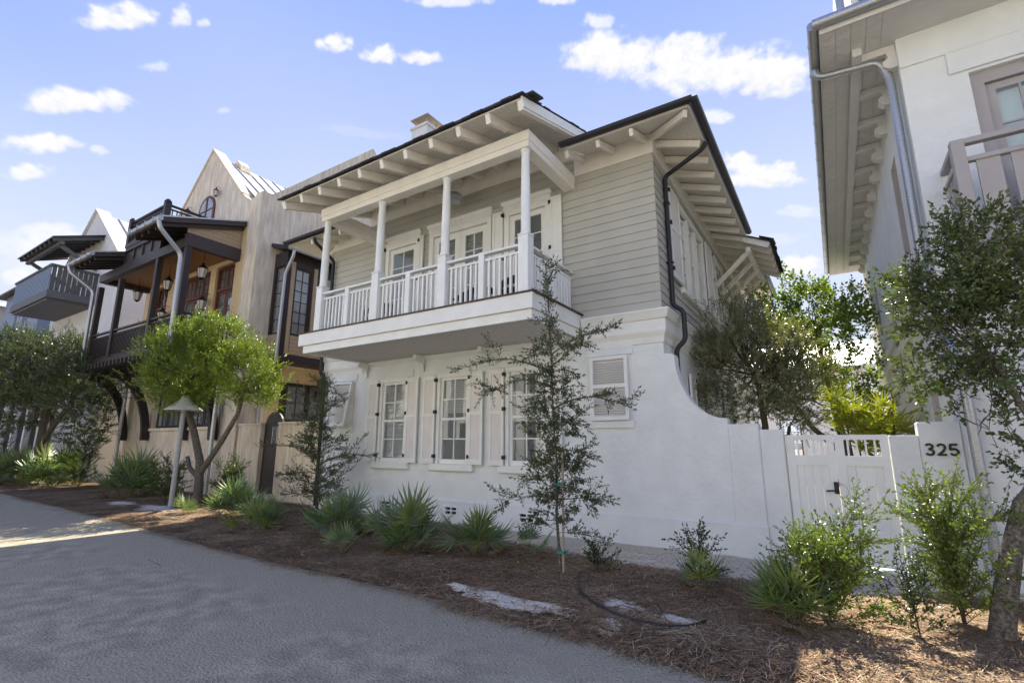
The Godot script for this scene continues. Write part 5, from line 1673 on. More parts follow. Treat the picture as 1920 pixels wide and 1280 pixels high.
	slab(r, "metal_roof", M.seam_metal, [v3(-6.0, 5.6, -28.5), v3(5.5, 5.6, -28.5), v3(3.0, 7.4, -25), v3(-3.5, 7.4, -25)], 0.08)
	for k in 9:
		bar(r, "roof_seam", M.seam_metal, v3(-2.8 + 0.75 * k, 5.64, -21.5), v3(-2.8 + 0.68 * k, 7.43, -25), 0.03, 0.06)

# houses across the lane, behind the camera: their sunlit fronts light the shaded facade and stand in its window panes
func opposite_houses() -> void:
	var spots := [[-33.0, -21.0, 8.9, "cream stucco house across the lane, mirrored in the far windows"], [-19.5, -8.5, 9.4, "white stucco house across the lane, mirrored in the lower window panes"], [-7.0, 4.5, 9.0, "pale stucco house across the lane behind the camera"], [6.0, 16.0, 8.4, "white house across the lane at the far right, out of view"]]
	for s in spots:
		var xa: float = s[0]
		var xb: float = s[1]
		var hh: float = s[2]
		var h := thing("opposite_house", s[3], "house", v3((xa + xb) / 2, 0, 20), "houses across the lane")
		var holes := []
		var n := 4
		for k in n:
			var c := lerpf(xa, xb, (k + 0.5) / n)
			holes.append([c - 0.5, c + 0.5, 1.0, 2.9])
			holes.append([c - 0.5, c + 0.5, 4.6, 6.6])
		wall(h, "front_wall", M.stucco, 2, xa, xb, -0.03, hh, 16.0, 16.3, holes)
		for q in holes:
			window(h, "window", v3((q[0] + q[1]) / 2, q[2], 16.06), PI, q[1] - q[0], q[3] - q[2], 2, 3, M.trim, {"blind": 0.6})
		for q in holes:
			for sd in [q[0] - 0.3, q[1] + 0.3]:
				wb(h, "shutter", M.brown_timber, v3(sd - 0.25, q[2], 15.94), v3(sd + 0.25, q[3], 15.99))
		wall(h, "side_wall", M.stucco, 0, 16.3, 25, -0.03, hh, xa, xa + 0.3)
		wall(h, "side_wall", M.stucco, 0, 16.3, 25, -0.03, hh, xb - 0.3, xb)
		wall(h, "rear_wall", M.stucco, 2, xa + 0.3, xb - 0.3, -0.03, hh, 24.7, 25)
		wb(h, "floor_slab", M.interior, v3(xa + 0.3, 3.7, 16.31), v3(xb - 0.3, 3.95, 24.7))
		var m := (xa + xb) / 2
		slab(h, "roof_deck", M.seam_metal, [v3(xa - 0.6, hh, 15.4), v3(xb + 0.6, hh, 15.4), v3(m, hh + 2.4, 20.2)], 0.06)
		slab(h, "roof_deck", M.seam_metal, [v3(xa - 0.6, hh, 25.6), v3(xb + 0.6, hh, 25.6), v3(m, hh + 2.4, 20.2)], 0.06)
		slab(h, "roof_deck", M.seam_metal, [v3(xa - 0.6, hh, 15.4), v3(xa - 0.6, hh, 25.6), v3(m, hh + 2.4, 20.2)], 0.06)
		slab(h, "roof_deck", M.seam_metal, [v3(xb + 0.6, hh, 15.4), v3(xb + 0.6, hh, 25.6), v3(m, hh + 2.4, 20.2)], 0.06)

# ---------------------------------------------------------------- small things
func path_lamp() -> void:
	var t := thing("path_lamp", "pale cone-shaded path lamp on a slim grey post", "lamp", v3(-14.4, 0.02, 2.14))
	put(t, "post", lathe_mesh([Vector2(0.0, 0), Vector2(0.1, 0), Vector2(0.1, 0.05), Vector2(0.062, 0.07), Vector2(0.055, 2.62), Vector2(0, 2.62)], 12), M.grey_pole)
	put(t, "shade", lathe_mesh([Vector2(0.0, 2.6), Vector2(0.08, 2.6), Vector2(0.42, 2.48), Vector2(0.44, 2.47), Vector2(0.44, 2.49), Vector2(0.27, 2.62), Vector2(0.15, 2.72), Vector2(0.1, 2.78), Vector2(0.09, 2.84), Vector2(0.05, 2.88), Vector2(0, 2.89)], 26), M.verdigris)
	put(t, "bulb_housing", lathe_mesh([Vector2(0, 2.44), Vector2(0.07, 2.46), Vector2(0.08, 2.6)], 14), M.lantern_glass)

func armchair(label: String, at: Vector3, turn: float) -> void:
	var t := thing("wicker_armchair", label, "chair", at, "wicker armchairs on the balcony")
	t.rotation.y = turn
	var st := begin()
	var n := 18
	for k in n:
		var a0 := PI * (-0.08 + 1.16 * k / n)
		var a1 := PI * (-0.08 + 1.16 * (k + 1) / n)
		var h0 := 0.6 + 0.24 * maxf(0.0, sin(a0))
		var h1 := 0.6 + 0.24 * maxf(0.0, sin(a1))
		for q in [[0.33, 1.0], [0.29, -1.0]]:
			quad(st, v3(cos(a0) * q[0], 0.3, -sin(a0) * q[0]), v3(cos(a1) * q[0], 0.3, -sin(a1) * q[0]), v3(cos(a1) * q[0] * 1.06, h1, -sin(a1) * q[0] * 1.06), v3(cos(a0) * q[0] * 1.06, h0, -sin(a0) * q[0] * 1.06), v3(cos(a0), 0, -sin(a0)) * q[1])
		quad(st, v3(cos(a0) * 0.307, h0, -sin(a0) * 0.307), v3(cos(a1) * 0.307, h1, -sin(a1) * 0.307), v3(cos(a1) * 0.35, h1, -sin(a1) * 0.35), v3(cos(a0) * 0.35, h0, -sin(a0) * 0.35), Vector3.UP)
	put(t, "backrest", st.commit(), M.wicker)
	put(t, "seat", lathe_mesh([Vector2(0, 0.28), Vector2(0.3, 0.28), Vector2(0.32, 0.36), Vector2(0, 0.36)], 20), M.wicker)
	put(t, "cushion", lathe_mesh([Vector2(0, 0.36), Vector2(0.26, 0.365), Vector2(0.285, 0.4), Vector2(0.26, 0.44), Vector2(0, 0.45)], 20), M.cushion)
	for k in 4:
		var a := PI / 4 + PI / 2 * k
		bar(t, "leg", M.wicker, t.position + v3(cos(a) * 0.25, 0, sin(a) * 0.25), t.position + v3(cos(a) * 0.22, 0.29, sin(a) * 0.22), 0.035, 0.035, Vector3.BACK)

func furniture() -> void:
	armchair("round wicker armchair behind the railing nearest the balcony's right corner", v3(-4.75, 4.087, 0.95), 0.2)
	armchair("round wicker armchair in front of the balcony's double doors", v3(-6.4, 4.087, 0.7), -0.4)
	armchair("round wicker armchair behind the railing at the balcony's left end", v3(-8.6, 4.087, 0.9), 0.3)
	var t := thing("side_table", "small round dark side table between the balcony chairs", "table", v3(-5.55, 4.087, 0.95))
	put(t, "table_top", lathe_mesh([Vector2(0, 0.5), Vector2(0.24, 0.5), Vector2(0.25, 0.53), Vector2(0, 0.54)], 20), M.wicker)
	put(t, "stem", lathe_mesh([Vector2(0.2, 0), Vector2(0.18, 0.02), Vector2(0.04, 0.05), Vector2(0.03, 0.25), Vector2(0.05, 0.5)], 14), M.wicker)
	# black drip hose lying on the mulch
	var hose := []
	for p in [[-2.82, 2.62], [-2.7, 2.85], [-2.52, 3.2], [-2.25, 3.46], [-1.97, 3.63], [-1.7, 3.72], [-1.44, 3.72], [-1.3, 3.6], [-1.2, 3.44]]:
		hose.append(v3(p[0], bed_y(p[0], p[1]) + 0.03, p[1]))
	var cv := Curve3D.new()
	for k in hose.size():
		var d: Vector3 = (hose[mini(k + 1, hose.size() - 1)] - hose[maxi(k - 1, 0)]) / 6.0
		cv.add_point(hose[k], -d, d)
	var o := thing("garden_hose", "black drip hose curving over the mulch beside the sapling", "hose", v3(-2.0, 0, 3.3))
	tube(o, "hose_run", M.rubber_hose, Array(cv.tessellate(4, 2)), 0.014, 8)
	var tip := begin()
	tube_into(tip, [hose[-1], hose[-1] + v3(0.02, 0.0, -0.04)], [0.019], 8)
	world_mesh(o, "end_plug", tip.commit(), M.hinge_black)
	var h2 := thing("thin_drip_line", "thin black drip line on sand near the road edge", "hose", v3(-1.7, 0, 4.0))
	var pl := []
	for k in 14:
		var x := -2.05 + 0.055 * k
		var z := 3.95 + 0.1 * sin(k * 0.33) - 0.01 * k
		pl.append(v3(x, bed_y(x, z) + 0.022, z))
	tube(h2, "line_run", M.rubber_hose, pl, 0.006, 6)
	wb(h2, "end_plug", M.hinge_black, pl[-1] - v3(0.012, 0.01, 0.012), pl[-1] + v3(0.012, 0.01, 0.012))
	# white sand showing through the mulch
	sand_patch(-3.25, 3.74, 0.5, 0.19, 1, 0.3)
	sand_patch(-2.68, 3.78, 0.48, 0.15, 2, -0.05)
	sand_patch(-2.02, 3.3, 0.36, 0.22, 3, 0.3)
	sand_patch(-1.9, 3.9, 0.22, 0.15, 4, 0.2)
	sand_patch(-1.45, 3.42, 0.36, 0.17, 5, 0.2)
	sand_patch(-3.8, 3.68, 0.2, 0.1, 6, 0.2)
	sand_patch(-14.6, 2.35, 0.9, 0.4, 7, 0.1)
	sand_patch(-16.5, 2.4, 0.7, 0.3, 8, 0.1)

# ---------------------------------------------------------------- plants
func leaf_into(V: PackedVector3Array, N: PackedVector3Array, C: PackedColorArray, p: Vector3, d: Vector3, side: Vector3, L: float, w: float, col: Color, curl := 0.12) -> void:
	var up := d.cross(side).normalized()
	var a := p + d * L * 0.45 + side * w + up * w * 0.45
	var b := p + d * L * 0.45 - side * w + up * w * 0.45
	var tip := p + d * L - up * L * curl
	for t in [[p, a, tip], [p, tip, b]]:
		var n: Vector3 = -(t[1] - t[0]).cross(t[2] - t[0]).normalized()
		for q in t:
			V.append(q)
			N.append(n)
			C.append(col)

func arr_mesh(V: PackedVector3Array, N: PackedVector3Array, C: PackedColorArray) -> ArrayMesh:
	var a := []
	a.resize(Mesh.ARRAY_MAX)
	a[Mesh.ARRAY_VERTEX] = V
	a[Mesh.ARRAY_NORMAL] = N
	a[Mesh.ARRAY_COLOR] = C
	var m := ArrayMesh.new()
	m.add_surface_from_arrays(Mesh.PRIMITIVE_TRIANGLES, a)
	return m

# a leafy twig along +y
func spray(sd: int, n: int, length: float, L: float, w: float) -> ArrayMesh:
	rng.seed = sd
	var V := PackedVector3Array()
	var N := PackedVector3Array()
	var C := PackedColorArray()
	var bend := v3(rr(-0.2, 0.2), 0, rr(-0.2, 0.2))
	var at := func(t: float) -> Vector3: return v3(0, t * length, 0) + bend * t * t * length
	for k in 5:
		var p0: Vector3 = at.call(k / 5.0)
		var p1: Vector3 = at.call((k + 1) / 5.0)
		var r := 0.0035 * (1.0 - k / 7.0)
		for e in [v3(r, 0, 0), v3(0, 0, r)]:
			for t in [[p0 - e, p0 + e, p1 + e], [p0 - e, p1 + e, p1 - e]]:
				var tn: Vector3 = -(t[1] - t[0]).cross(t[2] - t[0]).normalized()
				for q in t:
					V.append(q)
					N.append(tn)
					C.append(Color(0.75, 0.55, 0.42))
	for k in n:
		var t := (k + rr(0.2, 0.9)) / n
		var a := k * 2.4 + rr(-0.6, 0.6)
		var out := v3(cos(a), rr(0.15, 0.9), sin(a)).normalized()
		if k >= n - 2:
			out = v3(rr(-0.4, 0.4), 1, rr(-0.4, 0.4)).normalized()
		var side := out.cross(v3(rr(-0.5, 0.5), 1, rr(-0.5, 0.5))).normalized()
		var g := rr(0.72, 1.3)
		leaf_into(V, N, C, at.call(t), out, side, L * rr(0.75, 1.2), w * rr(0.8, 1.15), Color(g * rr(0.92, 1.12), g, g * rr(0.85, 1.05)))
	return arr_mesh(V, N, C)

func aim(p: Vector3, d: Vector3, roll: float, s: float) -> Transform3D:
	var y := d.normalized()
	var x := y.cross(v3(0.3, 0.2, 0.93)).normalized().rotated(y, roll)
	return Transform3D(Basis(x, y, x.cross(y)).scaled(Vector3.ONE * s), p)

func foliage(parent: Node3D, called: String, mesh: Mesh, m: Material, places: Array, tints: Array) -> MultiMeshInstance3D:
	var mm := MultiMesh.new()
	mm.transform_format = MultiMesh.TRANSFORM_3D
	mm.use_colors = true
	mm.mesh = mesh
	mm.instance_count = places.size()
	for k in places.size():
		mm.set_instance_transform(k, places[k])
		mm.set_instance_color(k, tints[k])
	var o := MultiMeshInstance3D.new()
	o.name = called
	o.multimesh = mm
	o.material_override = m
	parent.add_child(o, true)
	o.position = -org(parent)
	return o

func tint(c: Color, spread := 0.25) -> Color:
	var g := rr(1.0 - spread, 1.0 + spread)
	return Color(c.r * g * rr(0.93, 1.1), c.g * g, c.b * g * rr(0.9, 1.1))

func wander(a: Vector3, b: Vector3, n: int, amp: float, sag := 0.0) -> Array:
	var out := [a]
	var L := a.distance_to(b)
	var off := Vector3.ZERO
	for k in range(1, n + 1):
		var t := float(k) / n
		off += v3(rr(-1, 1), rr(-0.6, 0.6), rr(-1, 1)) * amp * L / n
		out.append(a.lerp(b, t) + off * (1.0 if k < n else 0.5) + v3(0, sag * sin(t * PI) * L, 0))
	return out

# tree with a clumped crown; trunks: [[points], r0, r1], blobs: [centre, radii]
func crowned_tree(t: Node3D, sd: int, trunks: Array, blobs: Array, count: int, meshes: Array, col: Color, bark: Material, o := {}) -> void:
	rng.seed = sd
	var st := begin()
	var tips := []
	for tr in trunks:
		var radii := []
		for k in tr[0].size():
			radii.append(lerpf(tr[1], tr[2], float(k) / (tr[0].size() - 1)))
		tube_into(st, tr[0], radii, 9)
		tips.append([tr[0][-1], tr[2]])
	world_mesh(t, "trunk", st.commit(), bark)
	var vols := []
	var sum := 0.0
	for b in blobs:
		sum += b[1].x * b[1].y * b[1].z
		vols.append(sum)
	var bs := begin()
	for k in int(o.get("limbs", 26)):
		var b: Array = blobs[rng.randi_range(0, blobs.size() - 1)]
		var target: Vector3 = b[0] + v3(rr(-0.8, 0.8), rr(-0.6, 0.8), rr(-0.8, 0.8)) * b[1]
		var best: Array = tips[0]
		for q in tips:
			if target.distance_to(q[0]) < target.distance_to(best[0]):
				best = q
		var path := wander(best[0], target, 6, 0.35)
		tube_into(bs, path, [best[1] * 0.6, best[1] * 0.45, best[1] * 0.35, best[1] * 0.27, best[1] * 0.2, best[1] * 0.13, 0.004], 5, false)
		for j in 3:
			var s: Vector3 = path[rng.randi_range(2, 5)]
			tube_into(bs, wander(s, s + (target - b[0]).normalized() * rr(0.2, 0.6) * b[1].length() * 0.6 + v3(rr(-0.3, 0.3), rr(-0.2, 0.4), rr(-0.3, 0.3)), 4, 0.4), [best[1] * 0.16, 0.008, 0.006, 0.004, 0.003], 4, false)
	world_mesh(t, "branches", bs.commit(), bark)
	var n := FastNoiseLite.new()
	n.seed = sd
	n.frequency = o.get("clump", 0.9)
	n.fractal_octaves = 3
	var thr: float = o.get("gap", -0.12)
	var lists := []
	var cols := []
	for m in meshes:
		lists.append([])
		cols.append([])
	var tries := 0
	var made := 0
	while made < count and tries < count * 5:
		tries += 1
		var v := rng.randf() * sum
		var bi := 0
		while vols[bi] < v:
			bi += 1
		var b: Array = blobs[bi]
		var d := v3(rr(-1, 1), rr(-1, 1), rr(-1, 1))
		if d.length() > 1.0 or d.length() < 0.1:
			continue
		var rad := pow(d.length(), float(o.get("shell", 0.5)))
		d = d.normalized()
		# lumpy outline
		rad *= 0.84 + 0.55 * n.get_noise_3d(d.x * 3.0 + b[0].x, d.y * 3.0, d.z * 3.0 + b[0].z) + rr(-0.05, 0.12)
		var p: Vector3 = b[0] + d * b[1] * rad
		if n.get_noise_3dv(p) < thr:
			continue
		if o.has("floor") and p.y < o.floor:
			continue
		var dir := (d * rr(0.4, 1.2) + v3(rr(-0.8, 0.8), rr(-0.3, 0.8), rr(-0.8, 0.8)) + v3(0, float(o.get("rise", 0.25)), 0)).normalized()
		var k := made % meshes.size()
		lists[k].append(aim(p, dir, rr(0, TAU), rr(0.75, 1.25)))
		cols[k].append(tint(col, 0.42))
		made += 1
	for k in meshes.size():
		var f := foliage(t, "crown", meshes[k], M.leaf, lists[k], cols[k])
		f.set_meta("kind", "stuff")

# slender young tree: a leader with arching side shoots
func wispy_tree(t: Node3D, sd: int, base: Vector3, top: Vector3, shoots: Array, meshes: Array, col: Color, r0: float, o := {}) -> void:
	rng.seed = sd
	var lead := wander(base, top, 12, o.get("sway", 0.05))
	var st := begin()
	var radii := []
	for k in lead.size():
		radii.append(lerpf(r0, 0.005, pow(float(k) / (lead.size() - 1), 0.8)))
	tube_into(st, lead, radii, 8)
	world_mesh(t, "trunk", st.commit(), o.get("bark", M.bark_pale))
	var bs := begin()
	var lists := []
	var cols := []
	for m in meshes:
		lists.append([])
		cols.append([])
	var cnt := 0
	var place := func(path: Array, every: float) -> void:
		var acc := rr(0.0, every)
		for k in path.size() - 1:
			var a: Vector3 = path[k]
			var b: Vector3 = path[k + 1]
			var L := a.distance_to(b)
			while acc < L:
				var i := rng.randi_range(0, meshes.size() - 1)
				var dir := ((b - a).normalized() * 0.9 + v3(rr(-0.9, 0.9), rr(-0.5, 0.9), rr(-0.9, 0.9))).normalized()
				lists[i].append(aim(a.lerp(b, acc / L), dir, rr(0, TAU), rr(0.7, 1.2)))
				cols[i].append(tint(col, 0.3))
				acc += every * rr(0.6, 1.4)
			acc -= L
	for s in shoots:
		# [height fraction, azimuth, length, rise, droop]
		var f: float = s[0] * (lead.size() - 1)
		var i0 := mini(int(f), lead.size() - 2)
		var p: Vector3 = lead[i0].lerp(lead[i0 + 1], f - i0)
		var d := v3(cos(s[1]), s[3], sin(s[1])).normalized()
		var path := [p]
		var n := 7
		var q := p
		for k in n:
			d = (d + v3(rr(-0.22, 0.22), -float(s[4]) / n + rr(-0.12, 0.12), rr(-0.22, 0.22))).normalized()
			q += d * float(s[2]) / n
			path.append(q)
		var r := clampf(0.012 * float(s[2]), 0.004, 0.02)
		tube_into(bs, path, [r, r * 0.85, r * 0.7, r * 0.6, r * 0.5, r * 0.4, r * 0.3, 0.0015], 5, false)
		place.call(path.slice(1), float(o.get("every", 0.07)))
		for j in int(o.get("forks", 2)):
			var k := rng.randi_range(2, 6)
			var e: Vector3 = (path[k] - path[k - 1]).normalized() + v3(rr(-0.9, 0.9), rr(-0.4, 0.7), rr(-0.9, 0.9))
			var side := wander(path[k], path[k] + e.normalized() * float(s[2]) * rr(0.25, 0.5), 4, 0.3)
			tube_into(bs, side, [0.004, 0.0035, 0.003, 0.002, 0.0015], 4, false)
			place.call(side, float(o.get("every", 0.07)))
	place.call(lead.slice(int(o.get("bare", 4))), float(o.get("every", 0.07)) * 0.7)
	world_mesh(t, "branches", bs.commit(), M.twig)
	for k in meshes.size():
		var f := foliage(t, "crown", meshes[k], M.leaf, lists[k], cols[k])
		f.set_meta("kind", "stuff")

# palmate leaf on its stalk: stalk along +y, blade fanned in the x-y plane
func fan_leaf(sd: int, blades: int, stalk: float, L: float, w: float, arc: float, droop: float, col: Color, dead := false) -> ArrayMesh:
	rng.seed = sd
	var V := PackedVector3Array()
	var N := PackedVector3Array()
	var C := PackedColorArray()
	var face := func(a: Vector3, b: Vector3, c: Vector3, k: Color) -> void:
		var n := -(b - a).cross(c - a).normalized()
		for q in [a, b, c]:
			V.append(q)
			N.append(n)
			C.append(k)
	var stem := Color(col.r * 1.25, col.g * 1.1, col.b)
	var pts := []
	for k in 5:
		var t := k / 4.0
		pts.append(v3(0, stalk * t, -0.12 * stalk * t * t))
	for k in 4:
		for e in [v3(0.007, 0, 0), v3(0, 0, 0.005)]:
			face.call(pts[k] - e, pts[k] + e, pts[k + 1] + e * 0.8, stem)
			face.call(pts[k] - e, pts[k + 1] + e * 0.8, pts[k + 1] - e * 0.8, stem)
	var hub: Vector3 = pts[-1]
	for k in blades:
		var a := (float(k) / (blades - 1) - 0.5) * arc + rr(-0.05, 0.05)
		var d := v3(sin(a), cos(a), rr(-0.1, 0.1) + 0.25 * absf(sin(a))).normalized()
		var side := v3(cos(a), -sin(a), 0)
		var LL := L * (0.72 + 0.28 * cos(a * 0.85)) * rr(0.88, 1.08)
		var g := rr(0.8, 1.2)
		var cc := Color(col.r * g * rr(0.95, 1.1), col.g * g, col.b * g)
		if dead and rng.randf() < 0.8:
			cc = Color(0.26 * g, 0.2 * g, 0.13 * g)
		var dn := rr(0.6, 1.4) * droop
		var prev := hub
		var pw := w * 0.35
		var dir := d
		for s in 4:
			var nx: Vector3 = prev + dir * LL / 4.0
			dir = (dir + v3(0, 0, -dn / 4.0 * (1.0 + s)) + v3(rr(-0.02, 0.02), 0, 0)).normalized()
			var nw: float = [w, w * 0.95, w * 0.6, 0.0005][s]
			var keel := v3(0, 0, -1)
			# folded blade: two halves meeting at a keel
			for e in [-1.0, 1.0]:
				var a0: Vector3 = prev + side * pw * e - keel * pw * 0.5
				var a1: Vector3 = nx + side * nw * e - keel * nw * 0.5
				face.call(prev, a0, a1, cc)
				face.call(prev, a1, nx, cc)
			prev = nx
			pw = nw
	return arr_mesh(V, N, C)

var fans := []
var dead_fans := []
var lady := []

func palmetto(label: String, at: Vector3, n: int, s: float, sd: int, group := "saw palmettos in the planting bed", low := 0.2) -> void:
	rng.seed = sd
	var t := thing("saw_palmetto", label, "palmetto", v3(at.x, bed_y(at.x, at.z) - 0.02 if at.z < 6.0 else 0.0, at.z), group)
	for k in n:
		var az := k * 2.4 + rr(-0.5, 0.5)
		var lean := lerpf(low, 1.25, pow(float(k) / n, 0.9)) + rr(-0.12, 0.12)
		var dead := k > n * 0.86
		if dead:
			lean = rr(1.35, 1.6)
		var o := put(t, "frond", dead_fans[k % 2] if dead else fans[rng.randi_range(0, fans.size() - 1)], M.leaf_palm)
		var b := Basis(Vector3.UP, az) * Basis(Vector3.RIGHT, -lean) * Basis(Vector3.UP, rr(-0.5, 0.5) + PI)
		o.transform = Transform3D(b.scaled(Vector3.ONE * s * rr(0.6, 1.0)), v3(rr(-0.09, 0.09), 0.0, rr(-0.09, 0.09)) * s)

func plants() -> void:
	var fine := [spray(101, 14, 0.2, 0.045, 0.011), spray(102, 14, 0.22, 0.04, 0.012)]
	var sap := [spray(103, 11, 0.16, 0.05, 0.0105), spray(104, 9, 0.18, 0.054, 0.0115)]
	var olive := [spray(105, 16, 0.24, 0.05, 0.008), spray(106, 14, 0.22, 0.055, 0.009)]
	var broad := [spray(107, 10, 0.3, 0.11, 0.034), spray(108, 9, 0.28, 0.12, 0.038)]
	var round_ := [spray(109, 11, 0.2, 0.034, 0.0115), spray(110, 10, 0.22, 0.038, 0.012)]
	var glossy := [spray(121, 9, 0.19, 0.05, 0.0165), spray(122, 8, 0.21, 0.054, 0.018)]
	var big := [spray(111, 14, 0.34, 0.075, 0.02), spray(112, 14, 0.32, 0.07, 0.022)]
	for k in 4:
		fans.append(fan_leaf(200 + k, 16, 0.42 + 0.05 * k, 0.54, 0.0205, 3.4, 0.12 + 0.08 * k, [Color(0.17, 0.235, 0.135), Color(0.18, 0.26, 0.11), Color(0.165, 0.23, 0.165), Color(0.22, 0.285, 0.105)][k]))
	for k in 2:
		dead_fans.append(fan_leaf(210 + k, 17, 0.38, 0.42, 0.013, 3.2, 0.5, Color(0.16, 0.14, 0.09), true))
	for k in 2:
		lady.append(fan_leaf(220 + k, 11, 0.35, 0.5, 0.03, 3.9, 0.4, Color(0.30, 0.33, 0.05)))
	# young tree with its stake
	var base := v3(-3.09, bed_y(-3.09, 2.55) - 0.02, 2.55)
	var t := thing("young_tree", "slender young small-leaved tree tied to a stake in front of the house", "tree", base)
	rng.seed = 41
	var shoots := []
	for k in 60:
		var f := 0.12 + 0.5 * k / 59.0
		var L := (0.33 + 0.26 * sin(clampf((f - 0.05) / 0.5, 0, 1) * PI)) * rr(0.5, 1.1)
		shoots.append([f, k * 2.4 + rr(-0.5, 0.5), L, rr(0.15, 0.9), rr(0.3, 1.2)])
	for k in 9:
		var f := 0.62 + 0.34 * k / 8.0
		shoots.append([f, k * 2.4 + rr(-0.5, 0.5), rr(0.22, 0.6) * (1.3 - f * 0.7), rr(0.4, 1.3), rr(0.3, 1.2)])
	shoots.append_array([[0.62, PI + 0.35, 1.35, 0.45, 0.7], [0.5, 0.15, 1.35, 0.55, 0.9], [0.64, 0.3, 1.05, 0.8, 1.1], [0.68, 0.05, 0.95, 0.6, 0.5], [0.57, PI - 0.2, 1.0, 0.7, 0.9], [0.7, PI + 0.9, 0.8, 0.7, 0.9], [0.22, 0.2, 0.8, 0.1, 0.3], [0.22, PI, 0.8, 0.2, 0.5]])
	wispy_tree(t, 42, base, v3(-3.28, 4.2, 2.52), shoots, sap, Color(0.115, 0.145, 0.09), 0.022, {"every": 0.062, "forks": 2, "bare": 3})
	bar(t, "stake", M.stake, base + v3(0.045, 0, 0.02), v3(-3.03, 1.55, 2.57), 0.022, 0.022)
	wb(t, "tie", M.green_tape, v3(-3.115, 0.3, 2.53), v3(-3.02, 0.335, 2.6))
	wb(t, "tie", M.green_tape, v3(-3.13, 1.12, 2.52), v3(-3.03, 1.16, 2.59))
	# dark shrubby tree at the house's left end
	base = v3(-10.1, bed_y(-10.1, 1.0) - 0.02, 1.0)
	t = thing("shrubby_tree", "dark bushy small-leaved tree before the house's left corner", "tree", base)
	rng.seed = 43
	shoots = []
	for k in 58:
		var f := 0.06 + 0.88 * pow(k / 57.0, 0.95)
		var L := (0.98 - 0.62 * f) * rr(0.55, 1.15)
		shoots.append([f, k * 2.4 + rr(-0.5, 0.5), L, rr(0.3, 1.1), rr(0.1, 0.9)])
	shoots.append_array([[0.55, 0.2, 1.6, 1.1, 0.4], [0.35, 0.1, 1.7, 0.5, 0.4], [0.25, 0.3, 1.5, 0.15, 0.2], [0.4, PI, 1.5, 0.5, 0.3]])
	wispy_tree(t, 44, base, v3(-10.25, 3.2, 1.0), shoots, sap, Color(0.12, 0.15, 0.095), 0.04, {"every": 0.06, "forks": 2, "bare": 2, "bark": M.bark})
	# bright rounded tree in front of the tan house
	base = v3(-14.45, 0.0, 1.5)
	t = thing("rounded_tree", "bright green rounded tree with forked pale trunk before the tan house", "tree", base)
	rng.seed = 45
	crowned_tree(t, 46, [[[v3(-14.45, 0, 1.5), v3(-14.42, 0.6, 1.52), v3(-14.47, 1.2, 1.55), v3(-14.62, 1.9, 1.7), v3(-14.8, 2.6, 1.88), v3(-14.9, 3.2, 1.95)], 0.12, 0.07], [[v3(-14.45, 0.85, 1.52), v3(-14.2, 1.2, 1.45), v3(-13.75, 1.75, 1.38), v3(-13.35, 2.4, 1.28), v3(-13.2, 3.1, 1.25)], 0.085, 0.05], [[v3(-14.45, 0.75, 1.53), v3(-14.75, 1.0, 1.65), v3(-14.85, 1.3, 1.7)], 0.07, 0.05]],
		[[v3(-14.7, 3.75, 2.0), v3(1.15, 1.15, 1.2)], [v3(-13.15, 3.5, 1.3), v3(0.95, 0.85, 0.95)], [v3(-14.2, 4.35, 1.7), v3(0.95, 0.8, 1.0)], [v3(-12.55, 3.0, 1.05), v3(0.5, 0.45, 0.6)], [v3(-15.0, 3.0, 2.2), v3(0.6, 0.6, 0.7)]], 5600, fine, Color(0.23, 0.32, 0.05), M.bark_pale, {"shell": 0.5, "gap": -0.03, "clump": 1.6, "rise": 0.55})
	# dark tree at the far left
	t = thing("dark_spreading_tree", "dark spreading tree at the left edge, beside the slatted balcony house", "tree", v3(-26.4, 0, 1.8))
	crowned_tree(t, 48, [[[v3(-26.4, 0, 1.8), v3(-26.45, 1.3, 1.8), v3(-26.3, 2.2, 1.85), v3(-26.2, 3.2, 1.9)], 0.22, 0.12], [[v3(-26.42, 1.6, 1.8), v3(-25.6, 2.4, 1.7), v3(-25.0, 3.2, 1.5)], 0.12, 0.06]],
		[[v3(-26.6, 4.7, 2.0), v3(2.3, 1.5, 2.0)], [v3(-24.6, 3.9, 1.5), v3(1.6, 1.4, 1.4)], [v3(-28.6, 4.6, 2.6), v3(1.8, 1.6, 1.6)], [v3(-24.0, 2.4, 1.3), v3(0.9, 0.9, 0.9)], [v3(-27.2, 3.0, 2.4), v3(1.6, 0.9, 1.2)]], 5600, big, Color(0.115, 0.145, 0.085), M.bark, {"shell": 0.5, "gap": -0.2, "clump": 0.8})
	# garden behind the gate
	t = thing("olive_grey_tree", "grey-green fine-leaved tree rising behind the scooped garden wall", "tree", v3(-1.2, 0, -2.5))
	crowned_tree(t, 50, [[[v3(-1.2, 0, -2.5), v3(-1.22, 1.0, -2.55), v3(-1.15, 2.0, -2.5), v3(-1.2, 3.0, -2.4)], 0.08, 0.05], [[v3(-1.1, 0, -2.6), v3(-0.95, 1.0, -2.7), v3(-0.75, 2.0, -2.7)], 0.05, 0.03]],
		[[v3(-1.2, 3.1, -2.4), v3(1.05, 1.25, 1.0)], [v3(-1.5, 3.85, -2.2), v3(0.7, 0.8, 0.75)], [v3(-0.6, 2.8, -2.8), v3(0.8, 1.05, 0.8)], [v3(-0.75, 3.5, -2.8), v3(0.6, 0.7, 0.6)], [v3(-1.9, 3.3, -2.1), v3(0.45, 0.9, 0.6)]], 3300, olive, Color(0.25, 0.275, 0.175), M.bark, {"shell": 0.6, "gap": -0.04, "clump": 1.6, "rise": 0.5})
	t = thing("light_green_tree", "sunlit light green broad-leaved tree deep in the garden behind the gate", "tree", v3(0.25, 0, -9.0))
